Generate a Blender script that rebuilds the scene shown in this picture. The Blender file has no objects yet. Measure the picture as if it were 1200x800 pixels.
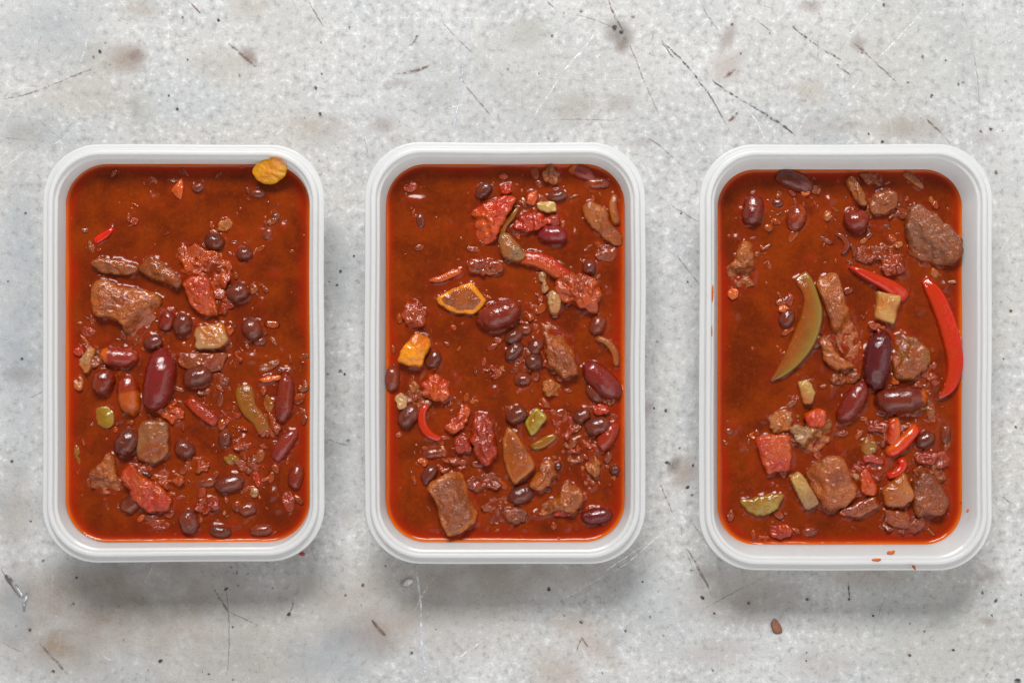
import bpy, math, random
import numpy as np
from mathutils import Vector, noise as mnoise

random.seed(7)
scene = bpy.context.scene

# ------------------------------------------------------------------ camera
RIM = 0.030                 # height of the tub rims above the table
CAMH = RIM + 0.75           # camera height, looking straight down
WRIM = 0.433                # metres across the picture at rim height
cam_d = bpy.data.cameras.new("camera")
cam_d.sensor_width = 36.0
cam_d.lens = 36.0 * 0.75 / WRIM
cam_d.clip_start = 0.05
cam_d.clip_end = 50.0
cam = bpy.data.objects.new("camera", cam_d)
cam.location = (0, 0, CAMH)
scene.collection.objects.link(cam)
scene.camera = cam
scene.render.resolution_x = 1024
scene.render.resolution_y = 682

# ------------------------------------------------------------------ light
world = bpy.data.worlds.new("World")
scene.world = world
world.use_nodes = True
bg = world.node_tree.nodes["Background"]
bg.inputs[0].default_value = (0.95, 0.97, 1.0, 1)
bg.inputs[1].default_value = 0.23


def area(name, loc, target, sx, sy, power, col):
    d = bpy.data.lights.new(name, 'AREA')
    d.shape = 'RECTANGLE'
    d.size, d.size_y = sx, sy
    d.energy = power
    d.color = col
    o = bpy.data.objects.new(name, d)
    o.location = loc
    o.rotation_euler = (Vector(target) - Vector(loc)).to_track_quat('-Z', 'Y').to_euler()
    scene.collection.objects.link(o)
    return o


area("window_light", (-0.10, 1.15, 1.32), (0, 0.0, 0), 0.80, 0.40, 36.0, (1.0, 0.995, 0.985))
area("side_fill_light", (1.25, -0.2, 1.2), (0, 0, 0), 1.3, 1.1, 4.0, (1.0, 0.995, 0.98))  # unseen fill lamp, added to lift the table's right side
area("front_fill_light", (0.2, -1.25, 1.2), (0, 0, 0), 1.9, 1.1, 9.5, (1.0, 0.99, 0.98))  # added fill lamp out of view, softens the shadows below the tubs

vs = scene.view_settings
vs.view_transform = 'Standard'
vs.look = 'None'
vs.exposure = 0.0
vs.gamma = 1.0
vs.use_curve_mapping = False


# ------------------------------------------------------------------ helpers
def lin(c):
    c = c / 255.0
    return c / 12.92 if c <= 0.04045 else ((c + 0.055) / 1.055) ** 2.4


def rgb(r, g, b, k=1.0):
    return (lin(r) * k, lin(g) * k, lin(b) * k, 1.0)


def P(px, py, z):
    """photo pixel -> point on the horizontal plane at height z"""
    s = WRIM / 1200.0 * (CAMH - z) / 0.75
    return (px - 600.0) * s, -(py - 400.0) * s


def PXM(z):
    return WRIM / 1200.0 * (CAMH - z) / 0.75


def mesh_obj(name, verts, faces, mat, parent=None, smooth=True, loc=None):
    me = bpy.data.meshes.new(name)
    me.from_pydata([tuple(v) for v in verts], [], faces)
    me.materials.append(mat)
    if smooth:
        me.polygons.foreach_set("use_smooth", [True] * len(me.polygons))
    me.update()
    o = bpy.data.objects.new(name, me)
    scene.collection.objects.link(o)
    if parent is not None:
        o.parent = parent
    if loc is not None:
        o.location = loc
    return o


def set_col(o, cols, name="col"):
    a = o.data.color_attributes.new(name, 'FLOAT_COLOR', 'POINT')
    a.data.foreach_set("color", np.asarray(cols, dtype=np.float32).ravel())


class NT:
    def __init__(self, name):
        self.mat = bpy.data.materials.new(name)
        self.mat.use_nodes = True
        self.t = self.mat.node_tree
        self.bsdf = self.t.nodes["Principled BSDF"]
        self.out = self.t.nodes["Material Output"]

    def n(self, typ, **kw):
        nd = self.t.nodes.new(typ)
        for k, v in kw.items():
            if k.startswith('_'):
                setattr(nd, k[1:], v)
            else:
                nd.inputs[k.replace('__', ' ')].default_value = v
        return nd

    def l(self, a, b):
        self.t.links.new(a, b)

    def noise(self, vec, scale, detail=3.0, rough=0.55, dist=0.0):
        nd = self.n('ShaderNodeTexNoise', Scale=scale, Detail=detail, Roughness=rough, Distortion=dist)
        self.l(vec, nd.inputs['Vector'])
        return nd.outputs['Fac']

    def ramp(self, fac, a, b, va=0.0, vb=1.0):
        nd = self.n('ShaderNodeMapRange')
        nd.interpolation_type = 'SMOOTHSTEP'
        nd.inputs['From Min'].default_value = a
        nd.inputs['From Max'].default_value = b
        nd.inputs['To Min'].default_value = va
        nd.inputs['To Max'].default_value = vb
        self.l(fac, nd.inputs['Value'])
        return nd.outputs['Result']

    def math(self, op, a, b=None, clamp=False):
        nd = self.n('ShaderNodeMath', _operation=op, _use_clamp=clamp)
        for i, v in enumerate((a, b)):
            if v is None:
                continue
            if isinstance(v, (int, float)):
                nd.inputs[i].default_value = v
            else:
                self.l(v, nd.inputs[i])
        return nd.outputs[0]

    def mix(self, fac, a, b, blend='MIX'):
        nd = self.n('ShaderNodeMix', _data_type='RGBA', _blend_type=blend)
        if isinstance(fac, (int, float)):
            nd.inputs[0].default_value = fac
        else:
            self.l(fac, nd.inputs[0])
        for i, v in ((6, a), (7, b)):
            if isinstance(v, tuple):
                nd.inputs[i].default_value = v
            else:
                self.l(v, nd.inputs[i])
        return nd.outputs[2]

    def attr(self, name):
        return self.n('ShaderNodeAttribute', _attribute_name=name)

    def bump(self, h, strength, dist, prev=None):
        nd = self.n('ShaderNodeBump', Strength=strength, Distance=dist)
        self.l(h, nd.inputs['Height'])
        if prev is not None:
            self.l(prev, nd.inputs['Normal'])
        return nd.outputs['Normal']


# ------------------------------------------------------------------ materials
def mat_table():
    m = NT("worn_grey_tabletop")
    pos = m.n('ShaderNodeNewGeometry').outputs['Position']
    big = m.noise(pos, 7.0, 3, 0.5)
    mid = m.noise(pos, 38.0, 5, 0.62, 0.4)
    fine = m.noise(pos, 300.0, 5, 0.7)
    grain = m.noise(pos, 1500.0, 2, 0.7)
    c = m.mix(m.ramp(mid, 0.3, 0.7), rgb(178, 179, 179), rgb(201, 201, 200))
    c = m.mix(m.ramp(big, 0.38, 0.66), c, rgb(190, 188, 184))
    tint = m.noise(pos, 16.0, 3, 0.5)
    c = m.mix(m.math('MULTIPLY', m.ramp(tint, 0.53, 0.72), 0.55), c, rgb(178, 185, 190))
    c = m.mix(m.math('MULTIPLY', m.ramp(fine, 0.34, 0.5, 1.0, 0.0), 0.6), c, rgb(142, 140, 138))
    c = m.mix(m.math('MULTIPLY', m.ramp(fine, 0.53, 0.66), 0.6), c, rgb(228, 228, 227))
    c = m.mix(m.math('MULTIPLY', m.ramp(grain, 0.52, 0.7), 0.36), c, rgb(132, 130, 128))
    # pin-head pits
    vo = m.n('ShaderNodeTexVoronoi', Scale=110.0)
    vo.inputs['Randomness'].default_value = 1.0
    m.l(pos, vo.inputs['Vector'])
    pm = m.math('MULTIPLY', m.ramp(vo.outputs['Distance'], 0.04, 0.1, 1, 0), m.ramp(m.noise(pos, 24, 2), 0.5, 0.62))
    c = m.mix(m.math('MULTIPLY', pm, 0.55), c, rgb(98, 94, 90))
    # cloudy scuffs stretched along one way
    mp = m.n('ShaderNodeMapping')
    mp.inputs['Rotation'].default_value = (0, 0, 0.9)
    mp.inputs['Scale'].default_value = (1, 9, 1)
    m.l(pos, mp.inputs['Vector'])
    sc = m.noise(mp.outputs[0], 45, 4, 0.65)
    c = m.mix(m.math('MULTIPLY', m.ramp(sc, 0.62, 0.75), 0.35), c, rgb(214, 214, 213))
    m.l(c, m.bsdf.inputs['Base Color'])
    m.bsdf.inputs['Roughness'].default_value = 0.62
    m.bsdf.inputs['Specular IOR Level'].default_value = 0.3
    nb = m.bump(fine, 0.25, 0.0006)
    nb = m.bump(grain, 0.25, 0.0003, nb)
    m.l(nb, m.bsdf.inputs['Normal'])
    return m.mat


def mat_marks():
    """surface marks: colour and opacity per vertex, broken up by noise"""
    m = NT("surface_marks")
    pos = m.n('ShaderNodeNewGeometry').outputs['Position']
    a = m.attr("col")
    n1 = m.noise(pos, 520, 3, 0.65)
    n2 = m.noise(pos, 130, 3, 0.6)
    k = m.math('MULTIPLY', m.ramp(n1, 0.34, 0.66, .1, 1), m.ramp(n2, 0.3, 0.6, 0.2, .9))
    al = m.math('MULTIPLY', a.outputs['Alpha'], k, True)
    m.l(a.outputs['Color'], m.bsdf.inputs['Base Color'])
    m.l(al, m.bsdf.inputs['Alpha'])
    m.bsdf.inputs['Roughness'].default_value = 0.65
    m.bsdf.inputs['Specular IOR Level'].default_value = 0.25
    return m.mat


def mat_stain():
    m = NT("surface_stains")
    pos = m.n('ShaderNodeNewGeometry').outputs['Position']
    a = m.attr("col")
    n1 = m.noise(pos, 300, 4, 0.7)
    n2 = m.noise(pos, 60, 4, 0.65)
    k = m.math('MULTIPLY', m.ramp(n1, 0.3, 0.7, 0.3, 0.75), m.ramp(n2, 0.25, 0.75, 0.35, 0.85))
    al = m.math('MULTIPLY', a.outputs['Alpha'], k, True)
    m.l(a.outputs['Color'], m.bsdf.inputs['Base Color'])
    m.l(al, m.bsdf.inputs['Alpha'])
    m.bsdf.inputs['Roughness'].default_value = 0.65
    m.bsdf.inputs['Specular IOR Level'].default_value = 0.25
    return m.mat


def mat_plastic():
    m = NT("frosted_white_plastic")
    pos = m.n('ShaderNodeNewGeometry').outputs['Position']
    m.bsdf.inputs['Base Color'].default_value = (0.90, 0.905, 0.90, 1)
    m.bsdf.inputs['Roughness'].default_value = 0.27
    m.bsdf.inputs['IOR'].default_value = 1.49
    sm = m.noise(pos, 90, 3, 0.6)
    m.l(m.ramp(sm, 0.3, 0.7, 0.14, 0.26), m.bsdf.inputs['Roughness'])
    m.l(m.bump(sm, 0.12, 0.0006), m.bsdf.inputs['Normal'])
    tr = m.n('ShaderNodeBsdfTranslucent')
    tr.inputs['Color'].default_value = (0.93, 0.935, 0.93, 1)
    tp = m.n('ShaderNodeBsdfTransparent')
    tp.inputs['Color'].default_value = (0.97, 0.975, 0.975, 1)
    m1 = m.n('ShaderNodeMixShader')
    m1.inputs[0].default_value = 0.36
    m.l(m.bsdf.outputs[0], m1.inputs[1])
    m.l(tr.outputs[0], m1.inputs[2])
    m2 = m.n('ShaderNodeMixShader')
    m2.inputs[0].default_value = 0.34
    m.l(m1.outputs[0], m2.inputs[1])
    m.l(tp.outputs[0], m2.inputs[2])
    m.l(m2.outputs[0], m.out.inputs['Surface'])
    return m.mat


SAUCE_A = rgb(94, 29, 0)
SAUCE_B = rgb(126, 45, 0)


def mat_sauce():
    m = NT("chili_sauce")
    pos = m.n('ShaderNodeNewGeometry').outputs['Position']
    n1 = m.noise(pos, 55, 4, 0.6, 0.3)
    n2 = m.noise(pos, 700, 3, 0.65)
    c = m.mix(m.ramp(n1, 0.32, 0.68), SAUCE_A, SAUCE_B)
    c = m.mix(m.math('MULTIPLY', m.ramp(n2, 0.54, 0.74), 0.4), c, rgb(146, 58, 12))
    c = m.mix(m.math('MULTIPLY', m.ramp(n2, 0.30, 0.46, 1, 0), 0.35), c, rgb(72, 20, 6))
    a = m.attr("oil_glow")
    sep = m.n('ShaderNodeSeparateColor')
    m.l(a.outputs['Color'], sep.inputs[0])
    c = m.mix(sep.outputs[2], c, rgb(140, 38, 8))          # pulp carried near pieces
    c = m.mix(sep.outputs[1], c, rgb(150, 26, 0))           # red oil at the wall, light through thin sauce painted in
    c = m.mix(sep.outputs[0], c, rgb(214, 102, 16))         # thin orange film on the wall, its see-through glow painted in
    # orange and red flecks
    vo = m.n('ShaderNodeTexVoronoi', Scale=190.0)
    m.l(pos, vo.inputs['Vector'])
    rnd = m.n('ShaderNodeSeparateColor')
    m.l(vo.outputs['Color'], rnd.inputs[0])
    fm = m.math('MULTIPLY', m.ramp(vo.outputs['Distance'], 0.05, 0.15, 1, 0), m.ramp(rnd.outputs[0], 0.72, 0.8))
    fc = m.mix(rnd.outputs[1], rgb(196, 84, 24), rgb(150, 24, 8))
    c = m.mix(m.math('MULTIPLY', fm, 0.7), c, fc)
    m.l(c, m.bsdf.inputs['Base Color'])
    m.l(m.ramp(n2, 0.3, 0.7, 0.1, 0.2), m.bsdf.inputs['Roughness'])
    m.bsdf.inputs['IOR'].default_value = 1.36
    m.bsdf.inputs['Specular IOR Level'].default_value = 0.42
    nb = m.bump(n2, 0.12, 0.0005)
    nb = m.bump(fm, 0.5, 0.0004, nb)
    m.l(nb, m.bsdf.inputs['Normal'])
    return m.mat


def mat_piece(name, rough, bscale, bstr, fibre=0.0, vary=0.5, sss=0.12):
    m = NT(name)
    tc = m.n('ShaderNodeTexCoord').outputs['Object']
    oi = m.n('ShaderNodeObjectInfo').outputs['Random']
    ad = m.n('ShaderNodeVectorMath', _operation='ADD')
    m.l(tc, ad.inputs[0])
    cb = m.n('ShaderNodeCombineXYZ')
    m.l(oi, cb.inputs[2])
    m.l(cb.outputs[0], ad.inputs[1])
    v = ad.outputs[0]
    a = m.attr("col")
    big = m.noise(v, 230, 3, 0.6, 0.2)
    fine = m.noise(v, 1100, 3, 0.65)
    c = m.mix(m.ramp(big, 0.3, 0.72, 0.0, vary), a.outputs['Color'],
              m.mix(1.0, a.outputs['Color'], (0.42, 0.36, 0.34, 1), 'MULTIPLY'))
    c = m.mix(m.ramp(fine, 0.45, 0.75, 0.0, vary * 0.5), c,
              m.mix(1.0, c, (1.75, 1.6, 1.5, 1), 'MULTIPLY'))
    h = fine
    if fibre > 0:
        mp = m.n('ShaderNodeMapping')
        mp.inputs['Rotation'].default_value = (0.3, 0.2, 0.6)
        mp.inputs['Scale'].default_value = (0.28, 1.5, 1.5)
        m.l(v, mp.inputs['Vector'])
        fb = m.noise(mp.outputs[0], 1000, 4, 0.7)
        c = m.mix(m.ramp(fb, 0.35, 0.6, fibre, 0.0), c, m.mix(1.0, c, (0.4, 0.3, 0.25, 1), 'MULTIPLY'))
        c = m.mix(m.ramp(fb, 0.55, 0.75, 0.0, fibre), c, m.mix(1.0, c, (1.7, 1.55, 1.45, 1), 'MULTIPLY'))
        h = m.math('ADD', fine, fb)
    # sauce clinging in patches; alpha of the attribute says how much
    patch = m.noise(v, 330, 4, 0.62, 0.5)
    cm = m.ramp(m.math('ADD', patch, m.math('SUBTRACT', a.outputs['Alpha'], 0.5)), 0.47, 0.63)
    sc = m.mix(m.ramp(big, 0.35, 0.65), rgb(106, 35, 0), rgb(152, 60, 4))
    c = m.mix(m.math('MULTIPLY', m.ramp(a.outputs['Alpha'], -0.3, 0.4), 0.55), c, sc)
    c = m.mix(m.math('MULTIPLY', cm, 0.9), c, sc)
    m.l(c, m.bsdf.inputs['Base Color'])
    m.bsdf.inputs['IOR'].default_value = 1.5
    m.bsdf.inputs['Specular IOR Level'].default_value = 0.5
    m.bsdf.inputs['Coat Weight'].default_value = 0.25
    m.bsdf.inputs['Coat Roughness'].default_value = 0.06
    m.l(m.ramp(fine, 0.3, 0.7, rough * 0.75, rough * 1.35), m.bsdf.inputs['Roughness'])
    bn = m.noise(v, bscale, 3, 0.6)
    # pooled sauce fills the small relief, so it lies smoother and shinier there
    b1 = m.n('ShaderNodeBump', Distance=0.0012)
    m.l(m.math('SUBTRACT', bstr, m.math('MULTIPLY', cm, bstr * .65)), b1.inputs['Strength'])
    m.l(bn, b1.inputs['Height'])
    b2 = m.n('ShaderNodeBump', Distance=0.0004)
    m.l(m.math('SUBTRACT', bstr * .6, m.math('MULTIPLY', cm, bstr * .55)), b2.inputs['Strength'])
    m.l(h, b2.inputs['Height'])
    m.l(b1.outputs[0], b2.inputs['Normal'])
    m.l(b2.outputs[0], m.bsdf.inputs['Normal'])
    if sss:
        m.bsdf.inputs['Subsurface Weight'].default_value = sss
        m.bsdf.inputs['Subsurface Radius'].default_value = (0.0018, 0.0007, 0.0003)
        m.bsdf.inputs['Subsurface Scale'].default_value = 1.0
    return m.mat


def mat_plain(name, col, rough):
    m = NT(name)
    pos = m.n('ShaderNodeNewGeometry').outputs['Position']
    n1 = m.noise(pos, 900, 3, 0.6)
    m.l(m.mix(m.ramp(n1, 0.35, 0.7), col, tuple(x * 0.6 for x in col[:3]) + (1,)), m.bsdf.inputs['Base Color'])
    m.bsdf.inputs['Roughness'].default_value = rough
    m.l(m.bump(n1, 0.3, 0.0006), m.bsdf.inputs['Normal'])
    return m.mat


M_TABLE = mat_table()
M_MARKS = mat_marks()
M_STAIN = mat_stain()
M_PLASTIC = mat_plastic()
M_SAUCE = mat_sauce()
M_BEAN = mat_piece("glossy_bean_skin", 0.10, 800, 0.24, 0, 0.5, 0)
M_MEAT = mat_piece("braised_meat", 0.11, 480, 0.85, 0.6, 0.4, 0)
M_VEG = mat_piece("cooked_vegetable", 0.09, 400, 0.55, 0.25, 0.4, 0)
M_PULP = mat_piece("tomato_pulp", 0.08, 420, 0.8, 0.0, 0.45, 0)
M_SKIN = mat_piece("shiny_pepper_skin", 0.08, 300, 0.36, 0, 0.35, 0)
M_DRIP = mat_plain("sauce_drip", rgb(206, 96, 16), 0.25)

# ------------------------------------------------------------------ table
tv = [(-0.62, -0.48, 0), (0.62, -0.48, 0), (0.62, 0.48, 0), (-0.62, 0.48, 0),
      (-0.62, -0.48, -0.03), (0.62, -0.48, -0.03), (0.62, 0.48, -0.03), (-0.62, 0.48, -0.03)]
tf = [(0, 1, 2, 3), (7, 6, 5, 4), (0, 4, 5, 1), (1, 5, 6, 2), (2, 6, 7, 3), (3, 7, 4, 0)]
table = mesh_obj("tabletop", tv, tf, M_TABLE, smooth=False)
table["kind"] = "structure"
table["label"] = "pale grey scratched and pitted worktop under the three tubs"

# scratches -------------------------------------------------------------
DARK, GREY, BROWN, WHITE, BLUE = rgb(98, 90, 86), rgb(138, 134, 132), rgb(128, 102, 88), rgb(246, 246, 245), rgb(214, 216, 226)
SCR = [  # x0 y0 x1 y1 width colour opacity
    (778, 51, 851, 147, 2.0, DARK, .95), (834, 94, 884, 126, 2.2, DARK, .95), (880, 124, 934, 160, 2.6, DARK, 1),
    (928, 30, 962, 56, 2.0, DARK, .9), (960, 56, 986, 70, 2.6, DARK, .9), (978, 73, 999, 91, 2.8, DARK, 1),
    (538, 90, 575, 136, 1.8, GREY, .9), (464, 87, 504, 77, 3.4, BROWN, 1), (713, 0, 733, 40, 2.4, BROWN, .9),
    (738, 52, 772, 134, 1.4, GREY, .9), (775, 48, 790, 70, 2.0, DARK, .8), (219, 0, 236, 18, 2.0, BROWN, .9),
    (361, 0, 381, 34, 1.5, GREY, .9), (0, 117, 60, 100, 1.6, GREY, .95), (60, 100, 112, 80, 1.8, GREY, .8),
    (267, 51, 300, 79, 2.6, BROWN, .9), (1000, 50, 1022, 70, 2.4, BROWN, .8), (1022, 70, 1050, 96, 1.8, GREY, .9),
    (1085, 139, 1114, 168, 2.4, BROWN, .95), (848, 92, 862, 80, 4.0, BROWN, .9), (852, 144, 866, 131, 4.0, BROWN, .9),
    (478, 55, 492, 40, 2.0, GREY, .9), (757, 160, 800, 196, 1.8, GREY, .9), (640, 0, 652, 12, 1.6, GREY, .8),
    (870, 14, 910, 42, 1.2, GREY, .6), (822, 6, 842, 36, 1.4, GREY, .7),
    (0, 664, 24, 700, 2.0, GREY, .9), (265, 690, 266, 792, 1.2, GREY, .9), (249, 688, 268, 718, 2.6, BROWN, .7),
    (46, 752, 80, 790, 3.0, BROWN, .7), (436, 726, 452, 744, 3.0, BROWN, .9), (268, 716, 306, 734, 1.3, GREY, .8),
    (803, 640, 834, 698, 1.5, GREY, .9), (994, 680, 996, 702, 2.0, DARK, .9), (676, 762, 682, 746, 2.0, BROWN, .9),
    (680, 744, 690, 758, 2.0, BROWN, .9), (1153, 794, 1168, 776, 1.4, GREY, .7), (340, 720, 344, 704, 1.2, GREY, .9),
    (383, 514, 412, 522, 1.4, GREY, .8), (792, 298, 822, 336, 1.6, GREY, .9), (772, 562, 788, 600, 1.6, GREY, .7),
    (785, 240, 824, 262, 1.4, GREY, .6), (812, 654, 836, 696, 1.0, GREY, .7), (1172, 580, 1192, 596, 1.4, GREY, .7),
    (0, 160, 40, 165, 1.0, GREY, .5), (1140, 60, 1146, 140, 1.0, GREY, .5),
    (702, 33, 676, 70, 1.8, WHITE, .95), (682, 58, 660, 84, 2.4, WHITE, 1), (660, 84, 620, 146, 1.6, WHITE, .8),
    (553, 0, 545, 50, 1.8, BLUE, .8), (545, 50, 528, 168, 2.2, BLUE, .95), (1086, 8, 1030, 68, 1.8, WHITE, .95),
    (1030, 0, 985, 54, 1.6, WHITE, .8), (1012, 86, 986, 116, 2.0, WHITE, .9), (946, 134, 932, 166, 2.0, WHITE, .9),
    (866, 120, 896, 166, 1.8, WHITE, .8), (487, 656, 494, 720, 2.6, WHITE, .8), (494, 716, 501, 800, 4.0, BLUE, .95),
    (508, 676, 484, 718, 1.6, WHITE, .8), (575, 744, 536, 770, 1.6, WHITE, .9), (752, 640, 708, 670, 1.8, WHITE, .9),
    (782, 618, 716, 672, 1.6, WHITE, .85), (712, 672, 650, 706, 1.4, WHITE, .7), (6, 672, 30, 706, 2.2, WHITE, .8),
    (32, 694, 28, 716, 3.0, BLUE, .9), (188, 640, 160, 700, 1.2, WHITE, .6), (118, 766, 140, 780, 2.6, BLUE, .8),
    (66, 650, 62, 712, 1.0, WHITE, .5), (104, 40, 94, 76, 1.4, WHITE, .7), (96, 140, 60, 172, 1.4, WHITE, .6),
    (340, 146, 322, 160, 2.0, WHITE, .8), (432, 620, 430, 660, 1.2, WHITE, .6), (484, 12, 470, 34, 1.4, WHITE, .6),
    (392, 420, 424, 398, 1.4, WHITE, .7), (1042, 130, 1050, 180, 1.0, WHITE, .6), (870, 0, 852, 20, 1.4, WHITE, .7),
    (1196, 40, 1150, 70, 1.6, WHITE, .6), (524, 128, 548, 122, 2.0, WHITE, .8), (0, 200, 30, 176, 1.6, WHITE, .6),
    (1168, 300, 1200, 260, 1.4, WHITE, .5), (806, 604, 830, 640, 1.0, GREY, .7), (640, 90, 738, 94, 1.4, WHITE, .45),
]
for i in range(150):
    x, y = random.uniform(-40, 1240), random.uniform(-40, 840)
    a = random.choice([0.6, 2.2, 2.35, 0.8, 1.5]) + random.gauss(0, .35)
    L = random.choice([12, 18, 26, 40, 70]) * random.uniform(.6, 1.4)
    SCR.append((x, y, x + L * math.cos(a), y + L * math.sin(a), random.uniform(.7, 1.2),
                random.choice([GREY, WHITE, WHITE, BLUE, BROWN]), random.uniform(.3, .6)))
V, F, C = [], [], []
for (x0, y0, x1, y1, w, col, op) in SCR:
    L = math.hypot(x1 - x0, y1 - y0)
    n = max(4, int(L / 5))
    nx, ny = -(y1 - y0) / L, (x1 - x0) / L
    bow = random.gauss(0, .025) * L
    base = len(V)
    z = 0.00012 + (len(F) % 40) * 0.000002
    for k in range(n + 1):
        t = k / n
        off = bow * (1 - (2 * t - 1) ** 2) + random.gauss(0, .3)
        ww = w * 0.75 * (0.35 + 0.65 * math.sin(math.pi * min(.97, max(.03, t))) ** .6) * random.uniform(.75, 1.3)
        cx, cy = x0 + (x1 - x0) * t + nx * off, y0 + (y1 - y0) * t + ny * off
        for s in (-1, 0, 1):
            X, Y = P(cx + nx * ww * s, cy + ny * ww * s, 0)
            V.append((X, Y, z))
            fade = 1.0 if 0 < k < n else 0.2
            C.append(col[:3] + (op * fade * (1.5 if s == 0 else 0.1),))
        if k:
            b = base + 3 * (k - 1)
            F += [(b, b + 1, b + 4, b + 3), (b + 1, b + 2, b + 5, b + 4)]
o = mesh_obj("scratches", V, F, M_MARKS, table)
set_col(o, C)
o["kind"] = "stuff"

# stains ------------------------------------------------------------------
ROSE, TAN, RUST = rgb(150, 118, 106), rgb(184, 166, 140), rgb(126, 84, 62)
WARM, COOL, SAGE, PALE = rgb(158, 141, 126), rgb(172, 182, 190), rgb(180, 182, 168), rgb(214, 213, 208)
STN = [  # x y rx ry angle colour opacity
    (150, 68, 26, 16, -10, ROSE, .95), (128, 68, 40, 20, 0, TAN, .6), (160, 66, 10, 8, 0, rgb(128, 92, 86), .9),
    (262, 78, 42, 20, 0, rgb(188, 172, 160), .6), (292, 66, 12, 8, 45, RUST, 1.0), (370, 150, 40, 22, 0, rgb(196, 180, 166), .8),
    (165, 10, 26, 12, 0, TAN, .6), (290, 8, 30, 16, 0, TAN, .5), (110, 112, 60, 26, 0, TAN, .45),
    (448, 146, 18, 10, 0, ROSE, .7), (466, 98, 16, 5, -10, RUST, .6), (620, 36, 30, 18, 0, SAGE, .7),
    (672, 124, 24, 18, 0, TAN, .7), (726, 40, 18, 14, 40, rgb(104, 84, 70), 1.4), (728, 56, 8, 8, 0, RUST, 1.0),
    (852, 46, 9, 18, 25, RUST, .8), (852, 78, 26, 16, -30, rgb(196, 176, 164), .8), (948, 8, 14, 8, 0, RUST, .8),
    (1006, 52, 10, 9, 0, RUST, .9), (950, 108, 22, 14, 0, rgb(202, 190, 170), .7), (1070, 150, 46, 14, 0, rgb(178, 160, 146), .9),
    (970, 148, 40, 16, 0, rgb(190, 176, 164), .6),
    (210, 736, 210, 90, 0, WARM, .8), (70, 730, 90, 70, 0, WARM, .7), (66, 756, 18, 16, 0, rgb(170, 138, 104), .9),
    (150, 690, 140, 40, 0, WARM, .8), (490, 710, 130, 60, 0, rgb(176, 160, 148), .9), (600, 676, 130, 22, 0, rgb(170, 154, 142), .8),
    (690, 745, 40, 26, 20, rgb(184, 160, 142), .8), (440, 745, 34, 30, 0, rgb(186, 160, 144), .7), (650, 786, 30, 30, 40, rgb(190, 164, 146), .7),
    (860, 700, 70, 34, 0, rgb(180, 162, 148), .9), (840, 764, 40, 20, 0, rgb(190, 172, 164), .6), (1020, 676, 60, 14, 0, rgb(182, 166, 150), .7),
    (1160, 674, 12, 10, 0, RUST, .5), (1158, 728, 9, 6, 0, RUST, .8), (390, 770, 60, 40, 0, COOL, .9), (16, 720, 20, 40, 0, COOL, .9),
    (790, 545, 7, 14, 30, rgb(110, 84, 66), 1.2), (802, 556, 12, 22, 25, rgb(160, 122, 98), 1.0), (758, 480, 6, 12, 0, RUST, .5),
    (20, 360, 30, 170, 0, COOL, .9), (20, 600, 26, 60, 0, rgb(168, 156, 144), .8), (404, 320, 24, 60, 0, COOL, .8),
    (400, 560, 26, 60, 0, COOL, .6), (404, 460, 22, 40, 0, PALE, .5), (790, 420, 36, 120, 0, PALE, .5),
    (1180, 300, 30, 160, 0, PALE, .6), (1100, 60, 130, 60, 0, rgb(206, 206, 196), .6), (1080, 740, 140, 60, 0, rgb(188, 188, 180), .6),
    (600, 100, 160, 60, 0, rgb(200, 199, 195), .5), (50, 40, 80, 50, 0, COOL, .6), (330, 40, 60, 40, 0, PALE, .5),
    (960, 780, 40, 20, 0, rgb(196, 182, 172), .5), (760, 700, 60, 60, 0, COOL, .5), (30, 150, 50, 30, 0, COOL, .6),
]
for i in range(60):
    STN.append((random.uniform(-30, 1230), random.uniform(-30, 830), random.uniform(4, 26), random.uniform(4, 18),
                random.uniform(0, 180), random.choice([TAN, ROSE, COOL, PALE, WARM, SAGE]), random.uniform(.2, .5)))
V, F, C = [], [], []
for i, (x, y, rx, ry, ang, col, op) in enumerate(STN):
    base = len(V)
    z = 0.00003 + i * 0.0000006
    ca, sa = math.cos(math.radians(ang)), math.sin(math.radians(ang))
    NA, NR = 26, 6
    X, Y = P(x, y, 0)
    V.append((X, Y, z))
    C.append(col[:3] + (op,))
    for r in range(1, NR + 1):
        t = r / NR
        for k in range(NA):
            th = 2 * math.pi * k / NA
            w = 1 + .3 * mnoise.noise((math.cos(th) * 1.3 + i * 3.1, math.sin(th) * 1.3, i * 1.7))
            ex, ey = rx * t * w * math.cos(th) * 1.25, ry * t * w * math.sin(th) * 1.25
            X, Y = P(x + ex * ca - ey * sa, y + ex * sa + ey * ca, 0)
            V.append((X, Y, z))
            C.append(col[:3] + (op * (1 - t * t) ** 1.3,))
    for k in range(NA):
        F.append((base, base + 1 + (k + 1) % NA, base + 1 + k))
        for r in range(NR - 1):
            a = base + 1 + r * NA
            F.append((a + k, a + (k + 1) % NA, a + NA + (k + 1) % NA, a + NA + k))
o = mesh_obj("stains", V, F, M_STAIN, table)
set_col(o, C)
o["kind"] = "stuff"

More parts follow.
